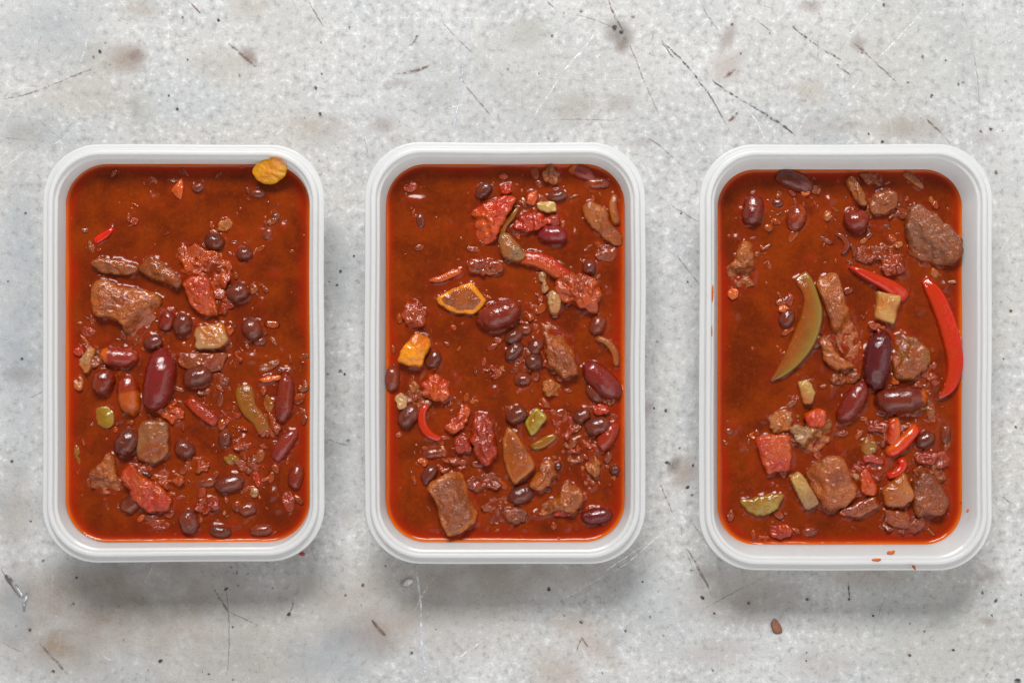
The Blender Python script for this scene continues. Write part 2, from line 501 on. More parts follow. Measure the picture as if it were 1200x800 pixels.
# pits: small hollows filled with dark dirt ---------------------------------
PIT = [(278, 670, 2.6), (290, 672, 2.4), (265, 689, 3), (343, 706, 2), (339, 719, 3), (86, 708, 3), (139, 710, 2.2), (145, 750, 2.4),
       (273, 734, 2), (274, 796, 3.2), (188, 774, 3.6), (174, 786, 3), (62, 786, 3), (245, 789, 2), (51, 656, 2.4), (90, 676, 2), (35, 737, 3.4),
       (482, 764, 3), (425, 685, 2.6), (405, 697, 2), (452, 663, 2), (643, 690, 3.2), (682, 728, 3.2), (733, 738, 2.8), (777, 744, 2.2),
       (762, 722, 1.8), (661, 721, 2), (706, 788, 1.8), (753, 681, 2), (947, 701, 4), (1151, 694, 2.8), (1167, 703, 3.4), (1162, 721, 2.4),
       (1083, 739, 1.8), (1066, 767, 2.6), (1076, 777, 2), (1117, 761, 2.6), (1023, 721, 2), (1192, 798, 6), (878, 706, 3), (823, 700, 3.6), (837, 718, 2.4),
       (995, 702, 2.6), (945, 774, 1.8), (945, 764, 1.6), (835, 784, 2.4), (810, 668, 2), (1066, 730, 1.6),
       (256, 24, 2.6), (370, 103, 2.8), (375, 134, 2.8), (280, 88, 2.6), (377, 87, 2.0), (214, 21, 2), (376, 50, 1.8), (208, 128, 2.2), (110, 67, 2.6), (117, 61, 2.8), (220, 70, 1.6), (198, 112, 1.8),
       (720, 33, 4.4), (733, 45, 3.4), (728, 38, 3), (742, 20, 3.2), (488, 43, 2.4), (410, 33, 2.4), (661, 15, 2), (681, 14, 2), (595, 81, 1.8), (642, 162, 2.4), (647, 42, 1.8),
       (1128, 97, 3), (1092, 113, 3.2), (1123, 99, 2.4), (1108, 71, 1.8), (1081, 67, 3), (1149, 154, 2.6), (1161, 151, 2.6), (1064, 97, 2), (1128, 6, 2), (1036, 6, 2.6), (868, 63, 1.8),
       (944, 118, 2), (1010, 62, 2), (1034, 166, 2.4), (1018, 157, 1.6), (858, 29, 2.4), (902, 39, 2), (1185, 118, 2), (1167, 202, 3),
       (399, 318, 3), (419, 330, 3), (384, 438, 2.2), (399, 435, 3), (408, 516, 2.4), (395, 334, 2.2), (386, 330, 1.8), (415, 300, 1.6), (380, 505, 1.6), (404, 438, 2),
       (780, 481, 2.6), (783, 543, 4.6), (796, 525, 2.6), (806, 570, 3), (811, 580, 2.4), (766, 478, 2), (806, 330, 1.6), (798, 250, 1.6), (770, 400, 1.8), (812, 545, 2),
       (1180, 254, 2), (1172, 290, 1.6), (1184, 364, 2.6), (1176, 420, 1.6), (1190, 500, 2), (10, 330, 2), (26, 420, 2), (14, 540, 2.4), (36, 610, 2), (30, 250, 1.8)]
for i in range(300):
    PIT.append((random.uniform(-40, 1240), random.uniform(-40, 840), random.choice([.7, .8, .9, 1.1, 1.4])))
V, F, C = [], [], []
for i, (x, y, r) in enumerate(PIT):
    base = len(V)
    z = 0.00025 + (i % 30) * 0.000003
    col = random.choice([rgb(60, 56, 54), rgb(74, 66, 60), rgb(96, 78, 64), rgb(66, 66, 68)])
    if i > len(PIT) - 120:
        col = rgb(238, 238, 236)
    op = 1.7 if r > 1.5 else .9
    el = random.uniform(.7, 1.0)
    an = random.uniform(0, 3.14)
    X, Y = P(x, y, 0)
    V.append((X, Y, z))
    C.append(col[:3] + (op,))
    for ring, (rr, o_) in enumerate(((.55, op), (1.15, 0.0))):
        for k in range(10):
            th = 2 * math.pi * k / 10
            w = .85 * r * rr * random.uniform(.7, 1.3)
            ex, ey = w * math.cos(th), w * el * math.sin(th)
            X, Y = P(x + ex * math.cos(an) - ey * math.sin(an), y + ex * math.sin(an) + ey * math.cos(an), 0)
            V.append((X, Y, z))
            C.append(col[:3] + (o_,))
    for k in range(10):
        k2 = (k + 1) % 10
        F += [(base, base + 1 + k2, base + 1 + k), (base + 1 + k, base + 1 + k2, base + 11 + k2, base + 11 + k)]
M_PIT = mat_marks()
o = mesh_obj("pits", V, F, M_PIT, table)
set_col(o, C)
o["kind"] = "stuff"


# ------------------------------------------------------------------ tubs
def rrect(hx, hy, r, n=14):
    """rounded rectangle outline, counter clockwise"""
    pts = []
    for cx, cy, a0 in ((hx - r, hy - r, 0), (-hx + r, hy - r, 90), (-hx + r, -hy + r, 180), (hx - r, -hy + r, 270)):
        for k in range(n + 1):
            a = math.radians(a0 + 90.0 * k / n)
            pts.append((cx + r * math.cos(a), cy + r * math.sin(a)))
    # subdivide the straight runs so that the walls can bow a little
    out = []
    for i, p in enumerate(pts):
        q = pts[(i + 1) % len(pts)]
        out.append(p)
        m = 12 if i % (n + 1) == n else 0
        for k in range(1, m + 1):
            t = k / (m + 1)
            out.append((p[0] + (q[0] - p[0]) * t, p[1] + (q[1] - p[1]) * t))
    return out


class Tub:
    pass


def make_tub(x0, y0, x1, y1, depth, extra, label, short):
    """pixel box of the rim, depth of the sauce below the rim"""
    T = Tub()
    ax, ay = P(x0, y1, RIM)
    bx, by = P(x1, y0, RIM)
    T.cx, T.cy = (ax + bx) / 2, (ay + by) / 2
    T.hx, T.hy = (bx - ax) / 2, (by - ay) / 2
    T.r = 0.0235
    T.depth, T.zs, T.short = depth, RIM - depth, short
    e = extra
    mm = 0.001
    prof = [(0.9, -6.5), (0.25, -3.4), (0.05, -2.9), (0.25, -2.5), (0.7, -2.35), (1.9, -2.5), (2.25, -2.35), (2.5, -1.0), (2.75, -0.3),
            (3.2, 0.0), (4.3, 0.0), (4.75, -0.25), (4.95, -0.9), (5.15, -2.1), (5.5, -2.45), (6.1, -2.5), (6.35, -2.9),
            (6.6 + e * .3, -5), (7.6 + e, -13), (8.4 + e, -20), (9.1 + e, -25), (10.1 + e, -27.5), (12.4 + e, -28.7), (15 + e, -29.0),
            (15 + e, -30.0), (12 + e, -29.7), (9.3 + e, -28.1), (8.3 + e, -25.2), (7.6 + e, -20), (6.8 + e, -13), (5.8 + e * .3, -5.5),
            (5.2, -3.6), (3.8, -1.3), (3.3, -1.2), (2.9, -3.4), (1.3, -3.5), (1.5, -6.5)]
    T.extra = e
    V, F_body, F_rim = [], [], []
    n = None
    for ins, z in prof:
        loop = rrect(T.hx - ins * mm, T.hy - ins * mm, max(0.004, T.r - ins * mm * 0.75))
        n = len(loop)
        for (x, y) in loop:
            bow = 0.0006 * mnoise.noise((x * 18 + x0, y * 18, 0.3)) * (1.0 if z > -20 else .2)
            rr = math.hypot(x, y)
            V.append((x + bow * x / rr, y + bow * y / rr, RIM + z * mm))
    K = len(prof)
    for k in range(K):
        a, b = k * n, ((k + 1) % K) * n
        if k == 23:      # floor ring: caps inside and outside
            continue
        F = F_body if 16 <= k < 30 else F_rim
        for i in range(n):
            j = (i + 1) % n
            F.append((a + i, a + j, b + j, b + i))
    F = F_body
    F.append(tuple(23 * n + i for i in range(n)))
    F.append(tuple(24 * n + i for i in reversed(range(n))))
    root = bpy.data.objects.new("food_tub", None)
    root.location = (T.cx, T.cy, 0)
    root.empty_display_size = 0.02
    scene.collection.objects.link(root)
    root["label"] = label
    root["category"] = "food tub"
    root["group"] = "filled plastic tubs in a row on the grey worktop"
    for part, faces in (("tub_body", F_body), ("rim", F_rim)):
        used = sorted({i for f in faces for i in f})
        remap = {v: i for i, v in enumerate(used)}
        mesh_obj(part, [V[i] for i in used], [tuple(remap[i] for i in f) for f in faces], M_PLASTIC, root)
    T.root = root
    return T


def inset_at(T, depth):
    e = T.extra
    pts = [(2.9, 6.35), (5, 6.6 + e * .3), (13, 7.6 + e), (20, 8.4 + e), (25, 9.1 + e)]
    d = depth * 1000
    for (d0, i0), (d1, i1) in zip(pts, pts[1:]):
        if d <= d1:
            return (i0 + (i1 - i0) * (d - d0) / (d1 - d0)) * 0.001
    return pts[-1][1] * 0.001


PH_A = "in the yellow pepper tub"
PH_B = "in the orange squash tub"
PH_C = "in the long red pepper tub"
TA = make_tub(48, 168, 380, 659, 0.0130, 0.0, "frosted plastic tub of chili, yellow pepper slice touching its edge", PH_A)
TB = make_tub(427, 166, 757, 661, 0.0135, 0.7, "frosted plastic tub of chili, holding a bright orange squash cube", PH_B)
TC = make_tub(820, 168, 1165, 669, 0.0175, 1.4, "frosted plastic tub of chili, long red pepper strip, orange drips on rim", PH_C)

# ------------------------------------------------------------------ stew pieces
OUTLINES = {id(T): [] for T in (TA, TB, TC)}     # (points in metres, strength) for the sauce surface
NAMES = {}

COL = dict(
    kidney=rgb(116, 22, 22), kidney_pink=rgb(140, 36, 36), kidney_dark=rgb(90, 18, 22), black=rgb(84, 36, 32), black_dark=rgb(58, 28, 28),
    brownbean=rgb(112, 42, 26), meat=rgb(152, 78, 24), meat_grey=rgb(138, 88, 54), meat_light=rgb(202, 114, 38), meat_dark=rgb(108, 54, 22),
    tomato=rgb(190, 42, 2), tomato_dark=rgb(152, 34, 10), tomato_orange=rgb(206, 80, 14), red=rgb(206, 32, 0), pulp=rgb(164, 58, 12),
    onion=rgb(188, 110, 40), onion_pale=rgb(190, 150, 100), onion_brown=rgb(142, 72, 28), onion_red=rgb(130, 52, 26), carrot=rgb(216, 96, 14),
    squash=rgb(246, 150, 12), squash_brown=rgb(172, 86, 8), green=rgb(160, 140, 40), green_dark=rgb(140, 88, 12), olive=rgb(142, 102, 14),
    celery=rgb(198, 158, 84), mush=rgb(152, 92, 38), mush_grey=rgb(152, 114, 70), yellow=rgb(240, 170, 0), grey=rgb(112, 84, 62), green_wet=rgb(138, 122, 50), pepper_flesh=rgb(146, 74, 4))


def register(T, o, name, desc, cat):
    o["label"] = (desc + " " + T.short) if desc else (name.replace('_', ' ') + " " + T.short)
    o["category"] = cat
    o["group"] = name.replace('_', ' ') + "s " + T.short


def bean(T, name, x, y, L, W, ang, c, e=0.62, tip=None, desc=None, coat=0.12, wr=0.0):
    """L, W in pixels; ang in degrees, counter clockwise as seen; e = share of its height above the sauce"""
    s = PXM(T.zs)
    X, Y = P(x, y, T.zs)
    l, w = L * s / 2, W * s / 2
    h = w * (0.86 if W > 14 else .8)
    nu, nv = 26, 18
    bend = random.uniform(.10, .2) if name == 'kidney_bean' else random.uniform(.04, .1)
    sgn = random.choice((-1, 1))
    seed = random.uniform(0, 90)
    V, C = [], []
    c0 = COL[c]
    cj = random.uniform(.82, 1.15)
    cr = math.cos(math.radians(ang))
    sr = math.sin(math.radians(ang))
    tx = random.uniform(-.12, .12)
    zc = (2 * e - 1) * h
    for i in range(nu + 1):
        t = -1 + 2 * i / nu
        tt = math.copysign(1 - (1 - abs(t)) ** 1.5, t)
        rad = max(0.0, 1 - abs(tt) ** 2.15) ** (1 / 2.05)
        for k in range(nv):
            a = 2 * math.pi * k / nv
            u = tt * l
            yy = math.cos(a) * rad * w + sgn * bend * w * (tt * tt - .35) * 1.3
            zz = math.sin(a) * rad * h
            if sgn * math.cos(a) > .2:
                yy -= 0  # straight flank
            if sgn * math.cos(a) < -.4:      # slight dimple on the inner side
                yy += sgn * .12 * w * math.exp(-(tt / .35) ** 2)
            nz = 1 + .09 * mnoise.noise((u * 500 + seed, yy * 500, zz * 500)) + wr * mnoise.noise((u * 1500 + seed, yy * 1500, zz * 1500))
            u2, y2, z2 = u * nz, yy * nz, zz * nz + u * tx + zc
            V.append((u2 * cr - y2 * sr, u2 * sr + y2 * cr, z2))
            cc = c0
            if tip is not None:
                side, frac, tc = tip
                edge = .12 * mnoise.noise((yy * 700 + seed, zz * 700, 4.2))
                if side * tt + edge > 1 - 2 * frac:
                    cc = COL[tc]
            wet = max(0.0, 1 - max(0.0, z2) / (e * h * 1.1)) if e > .45 else .4
            C.append((cc[0] * cj, cc[1] * cj, cc[2] * cj, coat + .32 * wet))
    F = []
    for i in range(nu):
        for k in range(nv):
            k2 = (k + 1) % nv
            F.append((i * nv + k, i * nv + k2, (i + 1) * nv + k2, (i + 1) * nv + k))
    F.append(tuple(reversed(range(nv))))
    F.append(tuple(nu * nv + k for k in range(nv)))
    o = mesh_obj(name, V, F, M_BEAN, loc=(X, Y, T.zs))
    set_col(o, C)
    register(T, o, name, desc, "bean")
    k = 1.0 if e >= .5 else max(.35, math.sqrt(max(0.05, 1 - (1 - 2 * e) ** 2)))
    out = []
    for q in range(20):
        a = 2 * math.pi * q / 20
        u, v = l * k * math.cos(a), w * k * math.sin(a)
        out.append((X + u * cr - v * sr, Y + u * sr + v * cr))
    OUTLINES[id(T)].append((out, min(1.0, W / 18) * (1.0 if e > .5 else .6)))
    return o


def chaikin(p, it, keep=.22):
    for _ in range(it):
        q = []
        for i in range(len(p)):
            a, b = p[i], p[(i + 1) % len(p)]
            q.append((a[0] * (1 - keep) + b[0] * keep, a[1] * (1 - keep) + b[1] * keep))
            q.append((a[0] * keep + b[0] * (1 - keep), a[1] * keep + b[1] * (1 - keep)))
        p = q
    return p


def resample(p, n):
    d = [0]
    for i in range(len(p)):
        a, b = p[i], p[(i + 1) % len(p)]
        d.append(d[-1] + math.hypot(b[0] - a[0], b[1] - a[1]))
    out = []
    j = 0
    for k in range(n):
        t = d[-1] * k / n
        while d[j + 1] < t:
            j += 1
        f = (t - d[j]) / max(1e-12, d[j + 1] - d[j])
        a, b = p[j], p[(j + 1) % len(p)]
        out.append((a[0] + (b[0] - a[0]) * f, a[1] + (b[1] - a[1]) * f))
    return out


def ell(x, y, L, W, ang, jag=.12, n=11):
    pts = []
    for k in range(n):
        a = 2 * math.pi * k / n
        r = 1 + random.uniform(-jag, jag)
        u, v = L / 2 * r * math.cos(a), W / 2 * r * math.sin(a)
        c, s = math.cos(math.radians(-ang)), math.sin(math.radians(-ang))
        pts.append((x + u * c - v * s, y + u * s + v * c))
    return pts


def chunk(T, name, pts, c, h=3.0, mat=None, desc=None, cat=None, c2=None, rough=.35, tilt=(0, 0), coat=.2, ridge=None, smooth=1, z0=0.0, edge=None):
    """piece with a traced outline; h mm of it stand above the sauce; ridge = (angle, offset, slope) bends the top down beyond a line"""
    s = PXM(T.zs)
    w = [P(px, py, T.zs) for px, py in pts]
    area2 = sum(a[0] * b[1] - b[0] * a[1] for a, b in zip(w, w[1:] + w[:1]))
    if area2 < 0:
        w = w[::-1]
    X, Y = sum(p[0] for p in w) / len(w), sum(p[1] for p in w) / len(w)
    w = [(x - X, y - Y) for x, y in w]
    w = resample(chaikin(w, smooth + 1, .14 if smooth == 0 else .2), 64)
    size = math.sqrt(abs(area2) / 2)
    hm = h * 0.001
    below = min(0.006, 0.0025 + size * .12) if z0 == 0 else 0.0012
    bev = min(.0017, size * .15) * (.6 if smooth == 0 else 1.0)
    seed = random.uniform(0, 200)
    rr = [math.hypot(*p) for p in w]
    rm = sum(rr) / len(rr)
    if ridge is None and mat is M_MEAT:
        ridge = (random.uniform(0, 360), random.uniform(-.1, .35), random.uniform(.5, .9))
    prof = [(.86, -1.0, 0), (.97, -.5, 0), (1.0, -.08, 0), (1.0, .25, 0), (1.0, .62, 0.0), (1.0, .86, .35), (1.0, .97, 1.0), (1.0, 1.0, 1.8)]
    for f in (.93, .86, .78, .7, .62, .54, .46, .38, .3, .22, .14, .07):
        prof.append((f, 1.0 + .14 * (1 - f * f), 2.2))
    V, C = [], []
    N = len(w)
    c0, c1 = COL[c], COL[c2] if c2 else COL[c]
    cj = random.uniform(.9, 1.1)

    def top(x, y):
        t = tilt[0] * x + tilt[1] * y
        if ridge:
            a, off, sl = math.radians(ridge[0]), ridge[1] * rm, ridge[2]
            d = x * math.cos(a) + y * math.sin(a) - off
            t -= max(0, d) * sl
        return t

    amp = rough * 0.0011 + .0002

    def put(x, y, zf):
        zz = hm * zf if zf > 0 else below * zf
        if zf > 0:
            zz += top(x, y) * zf
            zz = max(zz, hm * .12 * zf + 0.0001)
        q = (x * 330 + seed, y * 330, zz * 330)
        q2 = (x * 700 + seed, y * 700, zz * 700)
        d = amp * (mnoise.noise(q) * 1.2 + mnoise.noise(q2) * .6)
        r = math.hypot(x, y) + 1e-9
        k = .8 if zf < 1 else .25
        V.append((x + x / r * d * k, y + y / r * d * k, zz + z0 * .001 + (d if zf > .5 else 0)))
        f = .5 + .5 * mnoise.noise((x * 140 + seed, y * 140, 7.7))
        f = min(1, max(0, (f - .3) / .4))
        col = [c0[i] * (1 - f) + c1[i] * f for i in range(3)]
        if edge and .5 < zf < 1.01 and r > rm * .6:
            col = COL[edge][:3]
        C.append((col[0] * cj, col[1] * cj, col[2] * cj, coat + (.06 if mat is M_MEAT else 0) + .3 * max(0.0, 1 - V[-1][2] / (hm * .75)) * (z0 == 0)))

    for (sc, zf, b) in prof:
        for (x, y) in w:
            r = math.hypot(x, y)
            k = sc * max(.15, (r - b * bev) / r) if sc == 1.0 else sc * max(.15, (r - 2.0 * bev) / r) if zf > 0 else sc
            put(x * k, y * k, zf)
    put(0, 0, 1.14)
    put(0, 0, -1.0)
    K = len(prof)
    F = []
    for k in range(K - 1):
        for i in range(N):
            j = (i + 1) % N
            F.append((k * N + i, k * N + j, (k + 1) * N + j, (k + 1) * N + i))
    ti, bi = K * N, K * N + 1
    for i in range(N):
        j = (i + 1) % N
        F.append(((K - 1) * N + i, (K - 1) * N + j, ti))
        F.append((j, i, bi))
    o = mesh_obj(name, V, F, mat or M_VEG, loc=(X, Y, T.zs))
    set_col(o, C)
    register(T, o, name, desc, cat or name.split('_')[0])
    if z0 == 0:
        OUTLINES[id(T)].append(([(x + X, y + Y) for x, y in w[::2]], min(1.0, .35 + h * .25)))
    return o


def strip(T, name, sp, ws, c, h=2.5, mat=None, desc=None, cat=None, c2=None, coat=.1, z0=0.0, dip=.5, groove=.0):
    """bent strip: spine in pixels with a width at every point; dip lowers its ends into the sauce"""
    s = PXM(T.zs)
    w = [P(px, py, T.zs) for px, py in sp]
    X, Y = sum(p[0] for p in w) / len(w), sum(p[1] for p in w) / len(w)
    w = [(x - X, y - Y) for x, y in w]
    n = 30

    def cat_rom(vals, t):
        m = len(vals) - 1
        f = min(t * m, m - 1e-6)
        i = int(f)
        u = f - i
        p0, p1, p2, p3 = (vals[max(0, i - 1)], vals[i], vals[i + 1], vals[min(m, i + 2)])
        g = lambda a, b, c_, d: .5 * (2 * b + (c_ - a) * u + (2 * a - 5 * b + 4 * c_ - d) * u * u + (3 * b - a - 3 * c_ + d) * u ** 3)
        return tuple(g(*q) for q in zip(p0, p1, p2, p3))
    wv = [(q,) for q in ws]
    V, C, F = [], [], []
    M = 16
    seed = random.uniform(0, 99)
    c0, c1 = COL[c], COL[c2] if c2 else COL[c]
    left, right = [], []
    for i in range(n + 1):
        t = i / n
        x, y = cat_rom(w, t)
        xa, ya = cat_rom(w, max(0, t - .02))
        xb, yb = cat_rom(w, min(1, t + .02))
        d = math.hypot(xb - xa, yb - ya)
        tx, ty = (xb - xa) / d, (yb - ya) / d
        wd = cat_rom(wv, t)[0] * s / 2
        endf = min(1, .45 + 5 * min(t, 1 - t))
        wd *= math.sqrt(endf)
        hm = h * .001 * (1 - dip * (2 * t - 1) ** 4) * math.sqrt(endf)
        lowz = -.0022
        left.append((x - ty * wd + X, y + tx * wd + Y))
        right.append((x + ty * wd + X, y - tx * wd + Y))
        for k in range(M):
            a = 2 * math.pi * k / M
            ca, sa = math.cos(a), math.sin(a)
            q = abs(ca) ** .55 * math.copysign(1, ca)
            v = q * wd
            zz = abs(sa) ** .7 * hm if sa > 0 else -abs(sa) ** .6 * .0022
            if sa > .3 and groove:
                zz -= groove * hm * math.exp(-(q / .35) ** 2)
            nn = mnoise.noise((x * 300 + seed, (y + v) * 300, zz * 300)) * .00025
            V.append((x - ty * v, y + tx * v, zz + nn + z0 * .001))
            f = min(1, max(0, .5 + q * 1.2 + .4 * mnoise.noise((x * 200 + seed, y * 200, 1))))
            C.append(tuple(c0[j] * (1 - f) + c1[j] * f for j in range(3)) + (coat + .3 * max(0.0, 1 - zz / (h * .0006)),))
    for i in range(n):
        for k in range(M):
            k2 = (k + 1) % M
            F.append((i * M + k, (i + 1) * M + k, (i + 1) * M + k2, i * M + k2))
    F.append(tuple(range(M)))
    F.append(tuple(n * M + k for k in reversed(range(M))))
    o = mesh_obj(name, V, F, mat or M_SKIN, loc=(X, Y, T.zs))
    set_col(o, C)
    register(T, o, name, desc, cat or name.split('_')[0])
    if z0 == 0:
        OUTLINES[id(T)].append((left[::3] + right[::-3], .8))
    return o


# ---- tub A ---------------------------------------------------------------
T = TA
KB, BB, BM, TP, PS, ON = 'kidney_bean', 'black_bean', 'beef_chunk', 'tomato_piece', 'pepper_strip', 'onion_piece'
for (x, y, L, W, a, c, e) in [
        (232, 220, 17, 14, 20, 'black', .42), (302, 227, 18, 13, 0, 'black_dark', .33), (252, 283, 25, 20, -20, 'black_dark', .66),
        (313, 275, 16, 14, 60, 'brownbean', .4), (287, 297, 20, 17, 0, 'black', .62), (279, 343, 28, 24, 15, 'black', .68),
        (296, 386, 28, 25, -60, 'black', .66), (304, 400, 18, 14, 0, 'black', .4), (215, 381, 27, 24, 80, 'black', .7), (180, 401, 24, 19, 15, 'black', .64),
        (232, 441, 36, 25, 12, 'black', .7), (150, 517, 35, 28, 58, 'black_dark', .7), (217, 526, 26, 23, -30, 'black', .6),
        (264, 514, 23, 18, 80, 'black', .5), (270, 566, 36, 22, 15, 'black', .55), (222, 611, 30, 25, -70, 'black', .6),
        (259, 622, 27, 15, -8, 'black_dark', .62), (306, 621, 28, 15, 5, 'brownbean', .5), (154, 590, 28, 22, 40, 'black_dark', .45),
        (241, 565, 26, 14, 10, 'brownbean', .42), (291, 596, 24, 19, 10, 'brownbean', .45), (258, 467, 22, 10, 80, 'brownbean', .3),
        (171, 555, 16, 9, -20, 'black_dark', .7), (324, 253, 12, 10, 0, 'black_dark', .3), (177, 606, 18, 12, 0, 'brownbean', .3)]:
    bean(T, BB, x, y, L, W, a, c, e, desc="small dark black bean half sunk in sauce")
bean(T, KB, 196, 376, 27, 20, 70, 'kidney', .55, desc="small purple kidney bean among black beans")
bean(T, KB, 141, 418, 46, 25, -6, 'kidney_pink', .66, tip=(-1, .22, 'carrot'), desc="pink kidney bean with split orange end", coat=.2)
bean(T, KB, 122, 447, 32, 28, 70, 'kidney', .66, desc="round wrinkled dark red kidney bean", wr=.05, coat=.2)
bean(T, KB, 152, 463, 48, 28, 98, 'tomato_dark', .68, tip=(-1, .58, 'carrot'), desc="burst kidney bean, red above orange", coat=.2)
bean(T, KB, 188, 445, 74, 39, 80, 'kidney', .72, desc="largest plump smooth dark red kidney bean", coat=-.1)
bean(T, KB, 334, 467, 60, 23, 84, 'kidney', .66, desc="long upright red bean below carrot sliver", coat=.15)
bean(T, KB, 333, 522, 46, 21, 55, 'kidney_pink', .55, desc="slanting pink kidney bean with pointed end", coat=.1)
bean(T, KB, 347, 559, 30, 20, 75, 'kidney', .5, desc="wrinkled red bean close to the wall", wr=.06, coat=.2)
chunk(T, BM, [(107, 335), (117, 326), (129, 330), (147, 338), (169, 338), (194, 349), (186, 370), (172, 386), (159, 399), (147, 393), (146, 380), (132, 374), (110, 370)],
      'meat', 5.0, M_MEAT, "large angular brown beef chunk", 'meat', 'meat_light', .5, (0, -.06), .38, ridge=(-50, .45, .9), edge='meat_light')
chunk(T, BM, [(104, 555), (124, 536), (127, 529), (137, 534), (138, 560), (145, 568), (138, 578), (115, 577), (106, 565)],
      'meat', 4.5, M_MEAT, "small brown beef cube near the corner", 'meat', 'meat_light', .6, (0, .1), .25, ridge=(-90, .1, .6))
chunk(T, 'mushroom_slice', [(106, 309), (116, 302), (134, 303), (152, 307), (164, 313), (160, 322), (140, 323), (118, 320)],
      'mush', 3.0, M_VEG, "glossy tan mushroom slice above the beef", 'mushroom', 'onion_brown', .3, (0, .2), .34)
chunk(T, 'mushroom_slice', [(160, 316), (172, 302), (178, 299), (198, 312), (216, 328), (213, 340), (196, 333), (176, 326)],
      'mush', 4.2, M_VEG, "brown mushroom slice touching the red tomato", 'mushroom', 'onion_brown', .3, (.1, .15), .4)
chunk(T, 'tomato_pulp', [(208, 300), (214, 286), (228, 284), (240, 294), (256, 296), (270, 306), (272, 322), (262, 338), (268, 348), (250, 352), (240, 332), (216, 326), (210, 314)],
      'pulp', 1.3, M_PULP, "bumpy orange tomato pulp", 'tomato', 'tomato_orange', 1.5, (0, 0), .2)
chunk(T, TP, [(216, 332), (222, 325), (234, 322), (247, 326), (253, 349), (257, 370), (246, 371), (234, 368), (224, 356), (219, 344)],
      'tomato', 4.6, M_PULP, "bright red square tomato piece", 'tomato', 'tomato_orange', .5, (0, .15), .14, smooth=0)
chunk(T, TP, [(143, 557), (150, 546), (158, 541), (164, 553), (176, 562), (190, 570), (206, 585), (200, 599), (174, 599), (161, 590), (151, 573)],
      'tomato_orange', 4.5, M_PULP, "glossy red tomato lump beside beef cube", 'tomato', 'tomato', .9, (0, .1), .08)
strip(T, TP, [(221, 466), (230, 476), (240, 484), (255, 496)], [12, 15, 16, 14], 'tomato', 3.0, M_PULP, "slanting strip of wrinkled red tomato", c2='tomato_dark', coat=.15)
chunk(T, TP, ell(199, 480, 40, 26, -30), 'tomato', 1.8, M_PULP, "soft tomato scrap below the largest bean", 'tomato', 'tomato_orange', 1.2, coat=.15)
chunk(T, TP, ell(301, 559, 9, 24, 8), 'tomato', 1.5, M_PULP, "small red tomato scrap", coat=.1)
chunk(T, TP, ell(339, 588, 15, 28, 10), 'tomato_dark', 1.0, M_PULP, "faint red tomato scrap by the wall", coat=.3)
chunk(T, TP, ell(244, 592, 30, 22, 10), 'tomato_dark', 1.4, M_PULP, "brownish tomato scrap between black beans", rough=1.0, coat=.35)
chunk(T, TP, ell(184, 615, 28, 12, 0), 'tomato_dark', .6, M_PULP, "sunken tomato scrap near the end wall", coat=.45)
chunk(T, TP, ell(103, 389, 18, 13, 0), 'tomato_dark', .9, M_PULP, "sunken red scrap beside the wall", coat=.4)
chunk(T, TP, ell(93, 411, 13, 12, 0), 'tomato', 1.6, M_PULP, "tiny red scrap beside tan onion", coat=.1)
chunk(T, TP, ell(158, 259, 10, 9, 0), 'tomato_dark', .8, M_PULP, "lone tiny red speck in smooth sauce", coat=.3)
chunk(T, TP, ell(285, 520, 20, 16, 0), 'pulp', 1.2, M_PULP, "orange brown pulp scrap", rough=1.2, coat=.3)
chunk(T, TP, ell(278, 418, 12, 10, 0), 'pulp', .8, M_PULP, "tiny orange pulp scrap", rough=1.0, coat=.3)
chunk(T, ON, [(229, 383), (246, 380), (262, 377), (269, 400), (260, 408), (230, 410)], 'onion', 3.8, M_VEG, "square cream and orange onion piece", 'onion', 'onion_pale', .25, (.05, -.1), .05, smooth=0)
chunk(T, ON, [(208, 413), (240, 413), (268, 413), (262, 432), (246, 438), (224, 434), (210, 428)], 'onion_red', 2.4, M_VEG, "wide brown onion slab above black bean", 'onion', 'onion_brown', .3, (0, .1), .25, smooth=0)
chunk(T, ON, [(165, 493), (184, 492), (199, 494), (199, 533), (182, 544), (160, 537)], 'onion_brown', 4.0, M_VEG, "grey brown square onion piece", 'onion', 'mush_grey', .25, (0, .1), .22, smooth=0)
chunk(T, ON, [(92, 428), (98, 414), (106, 405), (113, 410), (110, 428), (104, 438), (97, 434)], 'onion', 2.8, M_VEG, "tan onion scrap near the side wall", 'onion', 'onion_pale', .6, coat=.1)
for (x, y, L, W, a, c, h) in [(264, 265, 18, 14, 20, 'onion', 1.4), (93, 449, 12, 15, 0, 'onion', 1.2), (298, 577, 12, 12, 0, 'onion_pale', 1.6), (357, 420, 10, 12, 0, 'onion_brown', 1.0),
                              (297, 338, 11, 14, 0, 'onion_brown', 1.6), (181, 213, 14, 7, -20, 'onion_brown', .7), (206, 211, 10, 5, 0, 'onion_brown', .5), (356, 452, 12, 16, 0, 'onion_brown', .8),
                              (242, 402, 10, 10, 0, 'onion', 1.2), (262, 572, 10, 8, 0, 'onion_brown', .9), (354, 487, 12, 20, 0, 'onion_red', .6)]:
    chunk(T, ON, ell(x, y, L, W, a), c, h, M_VEG, "small soft onion bit stuck in sauce", 'onion', rough=.5, coat=.2)
chunk(T, ON, ell(316, 428, 30, 11, 25), 'onion_brown', 1.2, M_VEG, "thin brown onion shred above carrot sliver", 'onion', coat=.25)
chunk(T, 'carrot_piece', [(200, 224), (207, 215), (214, 208), (216, 222), (213, 236), (206, 231)], 'carrot', 1.8, M_VEG, "orange carrot wedge in smooth sauce", 'carrot', 'tomato_orange', .2, coat=.05, smooth=0)
